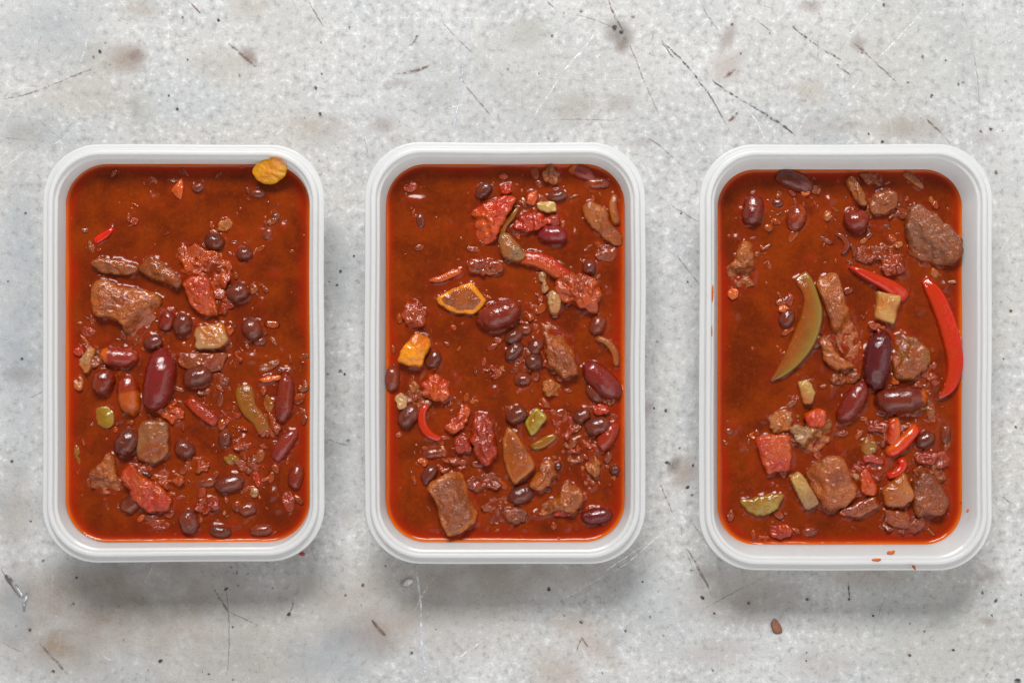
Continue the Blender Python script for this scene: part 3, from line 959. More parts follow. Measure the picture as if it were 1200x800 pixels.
chunk(T, 'carrot_piece', [(303, 444), (316, 440), (330, 439), (330, 445), (318, 447), (308, 448)], 'carrot', 2.0, M_VEG, "thin orange carrot sliver", 'carrot', 'carrot', .1, coat=-.1)
strip(T, PS, [(111, 284), (118, 279), (126, 274), (133, 267)], [7, 9, 8, 4], 'red', 1.8, M_SKIN, "tiny bright red pepper sliver", coat=-.3)
strip(T, 'celery_piece', [(286, 451), (288, 466), (293, 480), (304, 492), (312, 510)], [20, 23, 20, 18, 16], 'olive', 2.4, M_VEG, "curved olive green celery stick", 'celery', 'green_dark', .22)
chunk(T, 'pepper_piece', [(112, 478), (124, 475), (134, 480), (134, 498), (124, 503), (114, 496)], 'green', 1.2, M_SKIN, "pale green pepper square just under sauce", 'pepper', 'olive', .1, coat=.0)
chunk(T, 'pepper_piece', ell(272, 538, 20, 12, -10), 'olive', 1.1, M_SKIN, "small olive pepper scrap", 'pepper', coat=.1)
chunk(T, 'pepper_piece', ell(91, 534, 7, 28, 8), 'olive', .7, M_SKIN, "faint green pepper sliver by the wall", 'pepper', coat=.25)
chunk(T, 'pepper_piece', ell(315, 473, 12, 20, 10), 'green_dark', .8, M_SKIN, "dull sunken pepper scrap beside long bean", 'pepper', coat=.25)
bean(T, 'peppercorn', 328, 435, 7, 7, 0, 'black_dark', .8, desc="tiny black peppercorn at the carrot sliver")
o = chunk(T, 'pepper_slice', [(297, 201), (303, 192), (318, 184), (332, 180), (341, 189), (338, 206), (328, 214), (316, 219), (302, 212)], 'yellow', 1.0, M_SKIN,
          "yellow pepper slice leaning on the plastic edge", 'pepper', 'squash', .05, (0, 0), -.16, z0=.01)
o.location = (o.location.x, o.location.y - .0005, T.zs + .0068)
o.rotation_euler = (math.radians(31), math.radians(-6), 0)
o["label"] = "yellow pepper slice leaning over the tub edge"

for (x, y, L, W, a) in [(250, 452, 40, 22, 10), (272, 492, 34, 20, -20), (198, 562, 36, 22, 0), (292, 545, 34, 20, 15), (122, 422, 30, 20, 0), (262, 352, 34, 26, 0), (170, 372, 30, 20, 0), (316, 500, 24, 30, 0), (232, 545, 30, 18, 0)]:
    chunk(T, ON, ell(x, y, L, W, a, .28, 13), random.choice(['onion_red', 'pulp', 'onion_brown', 'tomato_dark']), random.uniform(.6, 1.2), M_PULP, "small soft onion bit stuck in sauce", 'onion', rough=1.3, coat=.42)

# ---- tub B ---------------------------------------------------------------
T = TB
for (x, y, L, W, a, c, e) in [
        (567, 224, 24, 18, 50, 'black_dark', .6), (493, 259, 19, 12, 95, 'black_dark', .4), (653, 230, 24, 15, 8, 'black', .6), (690, 314, 17, 20, 0, 'black', .6),
        (602, 394, 24, 18, 30, 'black_dark', .6), (615, 386, 18, 15, 0, 'brownbean', .6), (603, 411, 27, 19, 45, 'black_dark', .62), (628, 406, 22, 19, 60, 'black', .6),
        (626, 424, 22, 22, 0, 'black_dark', .64), (612, 445, 22, 18, 0, 'black', .45), (508, 422, 24, 19, 60, 'black', .64), (460, 444, 31, 19, 88, 'brownbean', .64),
        (479, 487, 31, 23, 50, 'black', .6), (696, 461, 29, 16, -55, 'black', .6), (605, 487, 28, 21, 30, 'black', .6), (700, 499, 31, 23, 15, 'black', .7),
        (682, 487, 22, 18, 30, 'black', .55), (503, 556, 26, 18, 60, 'black', .55), (611, 579, 32, 24, 20, 'black_dark', .55), (720, 550, 13, 13, 0, 'black_dark', .62),
        (510, 531, 30, 16, 5, 'brownbean', .36), (654, 546, 9, 11, 0, 'black_dark', .6), (700, 381, 25, 21, 60, 'brownbean', .55), (716, 452, 12, 14, 0, 'black', .3)]:
    bean(T, BB, x, y, L, W, a, c, e, desc="small dark black bean half sunk in sauce")
bean(T, KB, 648, 275, 35, 22, -5, 'kidney_pink', .74, desc="shiny smooth reddish kidney bean near red tomato", coat=-.2)
bean(T, KB, 683, 203, 36, 18, -25, 'kidney_pink', .5, tip=(-1, .22, 'carrot'), desc="sunken kidney bean by end wall, orange tip", coat=.15)
bean(T, KB, 698, 215, 34, 18, 0, 'kidney', .36, desc="wrinkled sunken kidney bean by corner", wr=.08, coat=.35)
bean(T, KB, 585, 369, 55, 34, 20, 'kidney', .68, desc="big wrinkled pink kidney bean beside squash slab", wr=.04, coat=.16)
bean(T, KB, 705, 446, 58, 31, -45, 'kidney', .64, desc="large slanting dark red kidney bean", coat=.0)
bean(T, KB, 712, 511, 38, 22, 58, 'tomato_dark', .64, desc="bright reddish kidney bean against side wall", coat=.1)
bean(T, KB, 699, 604, 38, 20, 8, 'kidney_dark', .62, desc="glossy dark red kidney bean near corner", coat=-.1)
chunk(T, TP, [(550, 251), (562, 242), (575, 235), (595, 229), (606, 232), (601, 244), (590, 260), (584, 276), (576, 286), (562, 287), (557, 270), (558, 257)],
      'tomato', 4.8, M_PULP, "big bright red folded tomato piece", 'tomato', 'tomato_orange', .7, (0, .1), .0, ridge=(200, .2, .5))
strip(T, 'pepper_piece', [(607, 242), (600, 254), (591, 265), (588, 280)], [5, 8, 8, 6], 'green_dark', 2.4, M_SKIN, "dark green pepper edge beside folded tomato", 'pepper', coat=.2)
chunk(T, TP, [(600, 270), (608, 254), (618, 249), (630, 249), (642, 256), (648, 252), (659, 258), (656, 266), (640, 265), (630, 270), (612, 273)], 'tomato', 3.0, M_PULP, "bumpy red tomato beside shiny bean", 'tomato', 'tomato_dark', 1.1, coat=.08)
chunk(T, TP, ell(593, 222, 15, 13, 0), 'tomato', 2.0, M_PULP, "small round red tomato scrap", 'tomato', coat=.1)
chunk(T, TP, ell(624, 233, 13, 17, -20), 'tomato_orange', 2.2, M_PULP, "small orange tomato scrap at green celery", 'tomato', coat=.05)
strip(T, TP, [(606, 303), (626, 304), (644, 311), (656, 320), (670, 326)], [14, 18, 20, 18, 14], 'tomato_orange', 4.0, M_PULP, "long orange red tomato strip", c2='tomato', coat=.1)
chunk(T, TP, [(648, 338), (656, 326), (666, 319), (682, 322), (702, 328), (705, 347), (697, 369), (684, 362), (670, 356), (657, 354)], 'pulp', 5.0, M_PULP, "large bumpy orange tomato lump", 'tomato', 'tomato_orange', 1.2, (0, .1), .22)
chunk(T, TP, [(496, 448), (504, 437), (515, 437), (525, 448), (528, 462), (521, 472), (506, 468), (494, 464)], 'tomato', 4.0, M_PULP, "glossy red tomato lump above red pepper curl", 'tomato', 'tomato_orange', .9, (0, -.1), .05)
chunk(T, TP, [(520, 500), (532, 491), (541, 476), (549, 474), (552, 484), (546, 498), (536, 507), (524, 507)], 'tomato_orange', 2.8, M_PULP, "flat orange tomato piece inside pepper curl", 'tomato', 'tomato', .7, coat=.18)
chunk(T, TP, [(551, 498), (558, 485), (570, 484), (578, 494), (580, 512), (584, 534), (574, 545), (560, 540), (553, 520)], 'tomato_dark', 4.4, M_PULP, "dark red tomato lump beside onion slab", 'tomato', 'tomato', .9, coat=.12)
chunk(T, TP, ell(542, 520, 22, 24, 0), 'tomato_dark', 3.0, M_PULP, "round dark tomato lump", 'tomato', rough=.6, coat=.1)
chunk(T, TP, ell(704, 480, 18, 13, 0), 'tomato', 2.0, M_PULP, "small tomato scrap between dark beans", 'tomato', coat=.1)
chunk(T, TP, ell(661, 598, 26, 14, 10), 'tomato', 2.2, M_PULP, "red tomato scrap under beef lump", 'tomato', coat=.1)
chunk(T, TP, ell(622, 365, 16, 20, 0), 'pulp', .9, M_PULP, "faint orange pulp scrap", 'tomato', rough=1.2, coat=.35)
chunk(T, TP, ell(481, 219, 18, 12, 20), 'tomato_dark', .7, M_PULP, "sunken reddish scrap near corner", 'tomato', coat=.4)
chunk(T, TP, [(474, 358), (480, 350), (492, 352), (500, 364), (499, 378), (488, 386), (475, 383), (472, 370)], 'tomato_dark', 2.2, M_PULP, "curled brownish tomato skin by side wall", 'tomato', 'pulp', .7, coat=.4, ridge=(90, .3, .5))
chunk(T, 'mushroom_slice', [(583, 276), (595, 272), (607, 286), (619, 301), (607, 308), (596, 306), (586, 300)], 'mush_grey', 4.4, M_VEG, "grey tan mushroom strip under folded tomato", 'mushroom', 'onion', .25, (.1, .1), .1)
chunk(T, 'mushroom_slice', [(641, 343), (648, 340), (656, 341), (658, 354), (655, 369), (646, 370), (642, 358)], 'onion', 4.5, M_VEG, "stubby tan mushroom stem", 'mushroom', 'onion_pale', .2, coat=.02)
chunk(T, ON, [(681, 243), (688, 236), (698, 238), (711, 246), (715, 262), (729, 276), (731, 290), (716, 287), (698, 272), (684, 259)], 'onion', 3.0, M_VEG, "large soft orange onion leaf", 'onion', 'onion_brown', .4, (-.05, .1), .25)
strip(T, ON, [(721, 228), (718, 242), (721, 256), (722, 264)], [8, 11, 11, 8], 'onion', 3.2, M_VEG, "thin upright orange onion sliver", c2='onion_brown', coat=.15)
chunk(T, ON, ell(711, 297, 26, 22, 0), 'onion_red', 1.0, M_VEG, "sunken reddish onion below onion leaf", 'onion', coat=.3)
chunk(T, ON, ell(646, 205, 21, 22, 0), 'onion_brown', 2.2, M_VEG, "crumbly brown onion bit near end wall", 'onion', 'onion', 1.1, coat=.2)
chunk(T, 'tomato_skin', [(545, 311), (552, 302), (570, 304), (592, 308), (588, 320), (572, 324), (550, 320)], 'onion_red', 2.6, M_SKIN, "very glossy brown tomato skin", 'tomato', 'tomato_dark', .7, (0, .15), .42)
strip(T, 'carrot_piece', [(503, 329), (516, 327), (528, 322), (541, 317)], [4, 8, 9, 7], 'tomato_orange', 1.8, M_VEG, "thin orange red carrot sliver", c2='carrot', coat=.12)
chunk(T, 'squash_piece', [(511, 349), (530, 339), (552, 330), (562, 341), (571, 353), (558, 369), (532, 367), (514, 357)], 'squash_brown', 3.0, M_VEG, "flat brown orange squash slab with bright edges", 'squash', 'onion_brown', .15, (0, .12), .1, smooth=0, edge='squash')
chunk(T, 'squash_piece', [(466, 424), (471, 408), (489, 389), (503, 396), (506, 405), (500, 415), (494, 431), (481, 429)], 'squash', 6.0, M_VEG, "bright orange squash cube beside side wall", 'squash', 'carrot', .2, (0, .1), -.25, smooth=0, ridge=(35, .2, .5))
chunk(T, BM, [(632, 377), (645, 380), (658, 388), (668, 404), (676, 425), (678, 438), (660, 444), (650, 436), (640, 424), (640, 400)], 'meat_light', 5.0, M_MEAT, "long orange brown beef chunk beside dark beans", 'meat', 'meat', .7, coat=.2)
chunk(T, BM, [(635, 448), (645, 442), (658, 453), (656, 463), (643, 466), (636, 459)], 'meat_light', 3.2, M_MEAT, "small pale orange beef crumb", 'meat', 'onion', .5, coat=.05)
chunk(T, BM, [(500, 569), (522, 553), (541, 551), (552, 586), (561, 598), (559, 610), (541, 624), (526, 628), (518, 615), (511, 589)], 'meat_grey', 5.6, M_MEAT, "big mauve brown beef cube near corner", 'meat', 'meat', .4, (0, .02), .1, ridge=(30, .3, .8), smooth=0, edge='meat_light')
chunk(T, BM, [(618, 568), (626, 556), (638, 538), (648, 538), (652, 556), (648, 565), (632, 576)], 'meat', 4.2, M_MEAT, "beef scrap touching onion slab", 'meat', 'meat_light', .8, coat=.25)
chunk(T, BM, [(622, 602), (637, 589), (655, 580), (660, 562), (668, 563), (685, 577), (680, 593), (671, 600), (652, 598), (631, 607)], 'meat_light', 4.6, M_MEAT, "knobbly orange brown beef lump", 'meat', 'meat', .9, coat=.18)
chunk(T, BM, [(578, 598), (596, 594), (616, 596), (620, 604), (612, 613), (590, 613), (576, 606)], 'meat_dark', 2.4, M_MEAT, "low dark beef slab between two beef pieces", 'meat', 'onion_brown', .5, coat=.25)
chunk(T, ON, [(594, 498), (605, 506), (617, 526), (629, 546), (616, 558), (602, 569), (591, 545), (588, 517)], 'squash_brown', 5.0, M_VEG, "large pointed brown orange onion slab", 'onion', 'onion_brown', .12, (.1, .05), .15, smooth=0, edge='onion')
chunk(T, ON, [(462, 466), (470, 460), (478, 466), (476, 478), (468, 480)], 'onion_pale', 2.4, M_VEG, "pale grey onion square by side wall", 'onion', coat=.0, smooth=0)
strip(T, ON, [(698, 396), (710, 400), (720, 412), (723, 430)], [7, 9, 10, 8], 'onion', 3.0, M_VEG, "arched orange onion rib by side wall", c2='onion_brown', coat=.15)
chunk(T, ON, ell(696, 546, 16, 27, 10), 'onion_brown', 2.0, M_VEG, "upright soft brown onion scrap", 'onion', 'onion', .8, coat=.25)
for (x, y, L, W, a, c, h) in [(636, 324, 10, 12, 0, 'onion_pale', 1.8), (638, 336, 9, 14, 0, 'onion_pale', 1.6), (485, 453, 16, 14, 0, 'onion', 1.2), (668, 520, 18, 10, 20, 'onion_brown', 1.2), (676, 500, 12, 9, 30, 'onion_pale', 1.3),
                              (588, 432, 9, 7, 0, 'onion', .8), (556, 470, 10, 6, 0, 'onion', .9), (496, 541, 13, 10, -30, 'carrot', 1.4), (570, 432, 10, 6, 0, 'onion_brown', .6), (716, 470, 10, 12, 0, 'onion_brown', 1.2),
                              (672, 536, 16, 12, 0, 'onion_brown', .9), (690, 566, 12, 14, 0, 'onion_brown', .5)]:
    chunk(T, ON, ell(x, y, L, W, a), c, h, M_VEG, "small soft onion bit stuck in sauce", 'onion', rough=.5, coat=.2)
chunk(T, 'celery_piece', [(628, 238), (640, 236), (650, 237), (653, 248), (642, 250), (630, 246)], 'green', 2.6, M_VEG, "small yellow green celery square", 'celery', 'celery', .15, coat=-.1, smooth=0)
strip(T, PS, [(502, 472), (495, 484), (496, 498), (504, 509), (518, 515)], [7, 10, 11, 10, 6], 'red', 2.8, M_SKIN, "curled bright red pepper strip", c2='tomato', coat=.0)
chunk(T, 'pepper_piece', [(614, 496), (621, 486), (628, 476), (642, 488), (634, 500), (623, 512)], 'olive', 3.2, M_SKIN, "green brown diamond shaped pepper square", 'pepper', 'green', .15, (0, .1), -.05, smooth=0, edge='green')
strip(T, 'pepper_piece', [(622, 524), (634, 520), (644, 514), (652, 510)], [8, 12, 11, 7], 'olive', 2.0, M_SKIN, "thin olive pepper sliver below pepper diamond", 'pepper', coat=.15)

for (x, y, L, W, a) in [(566, 566, 40, 26, 0), (584, 592, 40, 20, 10), (684, 524, 40, 24, 0), (660, 500, 34, 24, 20), (486, 470, 34, 26, 0), (612, 424, 36, 30, 0), (640, 420, 30, 26, 0), (530, 545, 30, 20, 0), (600, 372, 26, 20, 0), (672, 340, 40, 30, 0)]:
    chunk(T, ON, ell(x, y, L, W, a, .28, 13), random.choice(['onion_red', 'pulp', 'onion_brown', 'tomato_dark']), random.uniform(.6, 1.2), M_PULP, "small soft onion bit stuck in sauce", 'onion', rough=1.3, coat=.42)

# ---- tub C ---------------------------------------------------------------
T = TC
for (x, y, L, W, a, c, e) in [(911, 238, 16, 14, 0, 'black_dark', .32), (922, 373, 24, 20, 70, 'black', .55), (1083, 515, 25, 19, 30, 'black_dark', .66),
                              (1108, 509, 25, 14, 85, 'black', .45), (958, 400, 20, 14, 70, 'black_dark', .5), (855, 505, 13, 13, 0, 'brownbean', .3), (949, 623, 20, 16, 0, 'brownbean', .3)]:
    bean(T, BB, x, y, L, W, a, c, e, desc="small dark black bean half sunk in sauce")
bean(T, KB, 882, 246, 38, 27, 80, 'kidney_dark', .58, desc="upright dusky kidney bean in far corner", wr=.04, coat=.1)
bean(T, KB, 932, 213, 50, 25, -22, 'kidney_dark', .46, desc="sunken kidney bean along the end wall", coat=.15)
bean(T, KB, 933, 256, 34, 26, 70, 'kidney', .42, desc="faint sauce coated kidney bean", wr=.06, coat=.38)
bean(T, KB, 1003, 259, 31, 28, 10, 'kidney', .68, desc="round purple kidney bean below mushroom", coat=.1)
bean(T, KB, 1027, 422, 70, 35, 82, 'kidney_dark', .72, desc="large upright dark kidney bean below celery", coat=-.2)
bean(T, KB, 998, 472, 55, 27, 58, 'kidney', .7, desc="slanting wet red kidney bean", coat=.02)
bean(T, KB, 1054, 468, 62, 35, 4, 'kidney_dark', .7, tip=(1, .12, 'carrot'), desc="wide kidney bean with broken orange end", coat=.1)
chunk(T, BM, [(850, 315), (860, 303), (866, 286), (873, 281), (881, 291), (884, 310), (882, 337), (866, 338), (854, 326)], 'meat_light', 4.2, M_MEAT, "pale orange beef chunk near side wall", 'meat', 'meat', .8, (0, .25), .1, ridge=(-90, .1, .5))
chunk(T, BM, [(1059, 262), (1063, 244), (1072, 238), (1093, 250), (1112, 267), (1125, 282), (1126, 297), (1114, 311), (1098, 312), (1064, 301)], 'meat_grey', 6.0, M_MEAT, "big grey brown beef chunk at side wall", 'meat', 'meat', .7, (0, .02), .0, ridge=(-125, .25, .5), smooth=0)
chunk(T, BM, [(953, 330), (966, 322), (980, 319), (986, 345), (996, 370), (1008, 396), (1011, 418), (994, 426), (983, 410), (975, 390), (965, 358)], 'meat', 5.2, M_MEAT, "long brown beef strip beside green pepper", 'meat', 'meat_light', .7, coat=.15)
chunk(T, BM, [(957, 396), (966, 391), (974, 404), (988, 424), (1002, 428), (986, 437), (968, 428)], 'meat', 4.0, M_MEAT, "beef scrap under the long beef strip", 'meat', 'meat_light', .7, coat=.2)
chunk(T, BM, [(1046, 392), (1060, 389), (1078, 400), (1091, 414), (1086, 432), (1066, 446), (1047, 448), (1044, 420)], 'meat', 4.0, M_MEAT, "soft brown beef chunk beside large bean", 'meat', 'olive', .5, coat=.3)
chunk(T, BM, [(922, 500), (933, 496), (946, 500), (962, 494), (974, 490), (977, 506), (962, 529), (944, 528), (930, 514)], 'meat_light', 4.4, M_MEAT, "pinkish beef lump under red tomato cap", 'meat', 'onion_pale', 1.0, coat=.08)
chunk(T, BM, [(942, 549), (962, 534), (985, 533), (996, 556), (1006, 578), (988, 594), (966, 600), (952, 578)], 'meat', 5.4, M_MEAT, "angular beef chunk touching celery strip", 'meat', 'meat_light', .6, (0, .08), .25)
chunk(T, BM, [(1066, 566), (1078, 548), (1092, 553), (1103, 570), (1112, 588), (1103, 602), (1070, 606)], 'meat_dark', 5.2, M_MEAT, "dark brown beef wedge in near corner", 'meat', 'meat', .5, (0, .05), .15, ridge=(40, .4, .9), smooth=0)
chunk(T, 'mushroom_slice', [(989, 212), (997, 206), (1006, 216), (1014, 230), (1016, 242), (1006, 243), (998, 232)], 'onion', 3.6, M_VEG, "slanting orange mushroom slice", 'mushroom', 'mush', .6, coat=.2)
chunk(T, 'mushroom_slice', [(1016, 248), (1019, 232), (1028, 224), (1042, 222), (1052, 230), (1051, 243), (1040, 251), (1026, 252)], 'mush', 4.0, M_VEG, "round brown mushroom cap", 'mushroom', 'onion_brown', .5, (0, .1), .15)
chunk(T, ON, [(1006, 204), (1022, 202), (1034, 208), (1030, 219), (1014, 216)], 'onion_brown', 1.4, M_VEG, "sunken brown onion scrap by end wall", 'onion', rough=.8, coat=.25)
strip(T, ON, [(1058, 203), (1066, 208), (1074, 214), (1082, 221)], [7, 9, 9, 6], 'onion', 1.8, M_VEG, "thin orange onion shred by end wall", c2='onion_brown', coat=.15)
strip(T, 'tomato_skin', [(979, 273), (988, 279), (992, 288), (986, 299)], [6, 8, 8, 5], 'onion_red', 2.4, M_SKIN, "small dark curl of tomato skin", 'tomato', 'black', coat=.1)
strip(T, 'tomato_skin', [(994, 285), (1000, 292), (1000, 302)], [4, 6, 4], 'onion_red', 2.2, M_SKIN, "tiny brown curl beside dark curl", 'tomato', 'black', coat=.2)
strip(T, 'pepper_slice', [(937, 322), (948, 342), (951, 366), (944, 392), (932, 414), (918, 432), (903, 446)], [25, 18, 26, 29, 25, 16, 4], 'pepper_flesh', 4.0, M_SKIN, "curved green pepper slice", 'pepper', 'green_wet', coat=.14, groove=.6)
strip(T, PS, [(994, 313), (1006, 318), (1022, 326), (1042, 336), (1062, 350)], [3, 10, 13, 17, 20], 'red', 4.0, M_SKIN, "short bright red pepper strip touching celery", c2='tomato', coat=-.02)
strip(T, PS, [(1082, 327), (1096, 348), (1107, 375), (1115, 403), (1118, 428), (1112, 452), (1099, 467)], [12, 20, 22, 22, 20, 15, 4], 'tomato', 4.2, M_SKIN, "longest bright red pepper strip along side wall", c2='red', coat=.0, groove=.35)
strip(T, PS, [(1074, 499), (1064, 511), (1052, 523), (1038, 532)], [13, 15, 16, 12], 'tomato_orange', 4.2, M_SKIN, "bumpy orange red pepper strip above tomato curls", c2='red', coat=-.1)
strip(T, PS, [(1045, 488), (1047, 498), (1046, 512), (1040, 520)], [12, 16, 15, 12], 'tomato', 3.4, M_PULP, "short upright red pepper piece", c2='tomato_orange', coat=.0)
strip(T, PS, [(1009, 539), (1018, 536), (1028, 539), (1036, 540)], [9, 11, 10, 8], 'tomato', 2.8, M_PULP, "flat red pepper curl beside beef chunk", c2='tomato_dark', coat=.1)
strip(T, PS, [(1054, 536), (1057, 545), (1050, 554), (1038, 558)], [9, 11, 11, 8], 'red', 3.4, M_SKIN, "small hooked red pepper curl above onion", c2='tomato', coat=.0)
chunk(T, TP, [(1031, 308), (1038, 299), (1050, 298), (1059, 306), (1058, 320), (1046, 326), (1034, 322)], 'tomato_dark', 2.8, M_PULP, "wrinkled brown red tomato near short pepper", 'tomato', 'pulp', .9, coat=.3)
chunk(T, TP, [(883, 512), (903, 508), (924, 508), (927, 530), (926, 550), (910, 552), (898, 557), (890, 537)], 'tomato', 4.6, M_PULP, "square bright red tomato piece", 'tomato', 'tomato_orange', .4, (0, .1), .12, smooth=0)
chunk(T, TP, [(940, 487), (950, 479), (962, 478), (968, 490), (962, 502), (946, 502)], 'tomato_orange', 3.4, M_PULP, "round red tomato cap on beef", 'tomato', 'tomato', .5, coat=.05, z0=2.6)
chunk(T, TP, ell(915, 622, 28, 17, 5), 'tomato_dark', 2.0, M_PULP, "reddish tomato lump near end wall", 'tomato', 'tomato', .6, coat=.25)
chunk(T, TP, ell(893, 630, 14, 8, 0), 'tomato_orange', 1.2, M_PULP, "tiny orange pulp by end wall", 'tomato', rough=1.0, coat=.2)
chunk(T, TP, [(1006, 550), (1014, 548), (1022, 558), (1028, 570), (1026, 580), (1008, 580)], 'tomato_orange', 3.6, M_PULP, "upright red orange tomato wedge", 'tomato', 'tomato', .4, coat=.05)
chunk(T, TP, ell(1084, 536, 30, 18, 10), 'tomato_dark', 2.6, M_PULP, "dark red tomato skin above beef wedge", 'tomato', rough=.7, coat=.25)
chunk(T, TP, ell(1103, 538, 20, 22, 0), 'tomato_dark', 1.4, M_PULP, "sunken tomato scrap beside side wall", 'tomato', coat=.3)
chunk(T, TP, ell(1030, 500, 26, 14, 5), 'tomato_dark', 2.0, M_PULP, "glossy brown tomato scrap under slanting bean", 'tomato', 'pulp', .6, coat=.35)
chunk(T, TP, ell(859, 344, 12, 13, 0), 'carrot', 1.2, M_PULP, "tiny orange scrap under pale beef", 'tomato', coat=.05)
chunk(T, TP, ell(943, 226, 11, 10, 0), 'carrot', 1.6, M_PULP, "tiny orange scrap beside sunken bean", 'tomato', coat=.05)
chunk(T, TP, ell(1030, 384, 24, 12, -10), 'pulp', 2.2, M_PULP, "orange scrap between celery and large bean", 'tomato', rough=.8, coat=.2)
chunk(T, TP, ell(918, 362, 12, 10, 0), 'carrot', 2.2, M_PULP, "orange scrap beside green pepper", 'tomato', coat=.05)
chunk(T, 'celery_piece', [(1026, 341), (1040, 344), (1055, 347), (1050, 366), (1046, 381), (1034, 377), (1023, 373), (1025, 356)], 'celery', 4.6, M_VEG, "square ribbed cream celery piece", 'celery', 'onion', .12, (0, .05), -.05, smooth=0)
chunk(T, 'celery_piece', [(933, 447), (946, 443), (951, 452), (955, 460), (950, 474), (940, 473), (937, 460)], 'onion', 3.4, M_VEG, "short tan celery stick in open sauce", 'celery', 'celery', .12, coat=-.1, smooth=0)
chunk(T, 'celery_piece', [(924, 558), (936, 551), (949, 570), (961, 590), (943, 599), (934, 580)], 'mush_grey', 4.0, M_VEG, "grey translucent celery strip", 'celery', 'celery', .15, (0, .1), .0, smooth=0)
chunk(T, 'celery_piece', ell(1017, 524, 18, 24, 10), 'olive', 2.0, M_VEG, "sunken olive celery scrap beside pepper curls", 'celery', 'green_dark', .3, coat=.15)
chunk(T, ON, [(899, 492), (910, 481), (926, 479), (928, 498), (918, 509), (904, 506)], 'onion', 2.4, M_VEG, "glossy tan onion scrap above square tomato", 'onion', 'onion_pale', .8, coat=.15)
chunk(T, 'pepper_slice', [(865, 584), (879, 584), (897, 578), (920, 577), (914, 592), (899, 603), (878, 603)], 'olive', 3.0, M_SKIN, "boat shaped yellow green pepper slice", 'pepper', 'green', .4, (0, .12), .05)
chunk(T, ON, [(1031, 573), (1044, 562), (1058, 552), (1065, 567), (1072, 582), (1056, 594), (1036, 593)], 'onion', 5.0, M_VEG, "pointed orange onion piece with pale top", 'onion', 'squash_brown', .15, (0, .08), .05, smooth=0)
chunk(T, ON, [(1034, 596), (1052, 597), (1067, 601), (1063, 622), (1047, 618), (1036, 608)], 'onion_red', 2.6, M_VEG, "brown red reflection of pointed onion", 'onion', 'onion_brown', .4, coat=.25)  # solid piece standing in for the pointed onion's dark reflection
chunk(T, ON, [(982, 596), (1000, 590), (1026, 579), (1031, 592), (1012, 603), (992, 606)], 'onion_red', 2.8, M_SKIN, "glossy mauve onion skin beside beef chunk", 'onion', 'mush', .5, coat=.25)
for (x, y, L, W, a, c, h) in [(968, 252, 11, 12, 0, 'onion', .8), (1002, 560, 12, 10, 0, 'onion_pale', 1.5), (1052, 286, 9, 8, 0, 'onion', .8), (1115, 330, 9, 4, 0, 'onion_pale', 1.0), (1048, 446, 9, 10, 0, 'carrot', 1.5),
                              (882, 510, 8, 8, 0, 'carrot', .7), (956, 222, 12, 10, 0, 'onion_brown', 1.0), (1076, 476, 22, 14, 10, 'olive', 1.0), (992, 600, 16, 10, 0, 'carrot', 2.0), (1090, 480, 12, 24, 0, 'onion_brown', .8),
                              (1012, 264, 8, 6, 0, 'onion_pale', .9), (888, 300, 8, 8, 0, 'onion_brown', .5)]:
    chunk(T, ON, ell(x, y, L, W, a), c, h, M_VEG, "small soft onion bit stuck in sauce", 'onion', rough=.5, coat=.2)

for (x, y, L, W, a) in [(1040, 506, 44, 30, 0), (1016, 552, 40, 26, 0), (1058, 612, 44, 22, 0), (968, 566, 40, 28, 0), (1086, 446, 30, 40, 0), (990, 440, 36, 24, 0), (936, 512, 40, 26, 0), (1092, 556, 36, 30, 0), (1022, 300, 40, 24, 0), (1046, 248, 36, 20, 0)]:
    chunk(T, ON, ell(x, y, L, W, a, .28, 13), random.choice(['onion_red', 'pulp', 'onion_brown', 'tomato_dark']), random.uniform(.6, 1.2), M_PULP, "small soft onion bit stuck in sauce", 'onion', rough=1.3, coat=.42)


# ------------------------------------------------------------------ sauce
def vnoise(x, y, seed):
    """smooth value noise on arrays"""
    rs = np.random.RandomState(seed)
    tab = rs.rand(256, 256) * 2 - 1
    xi, yi = np.floor(x).astype(int), np.floor(y).astype(int)
    u, v = x - xi, y - yi
    u, v = u * u * (3 - 2 * u), v * v * (3 - 2 * v)
    g = lambda a, b: tab[a % 256, b % 256]
    return (g(xi, yi) * (1 - u) + g(xi + 1, yi) * u) * (1 - v) + (g(xi, yi + 1) * (1 - u) + g(xi + 1, yi + 1) * u) * v


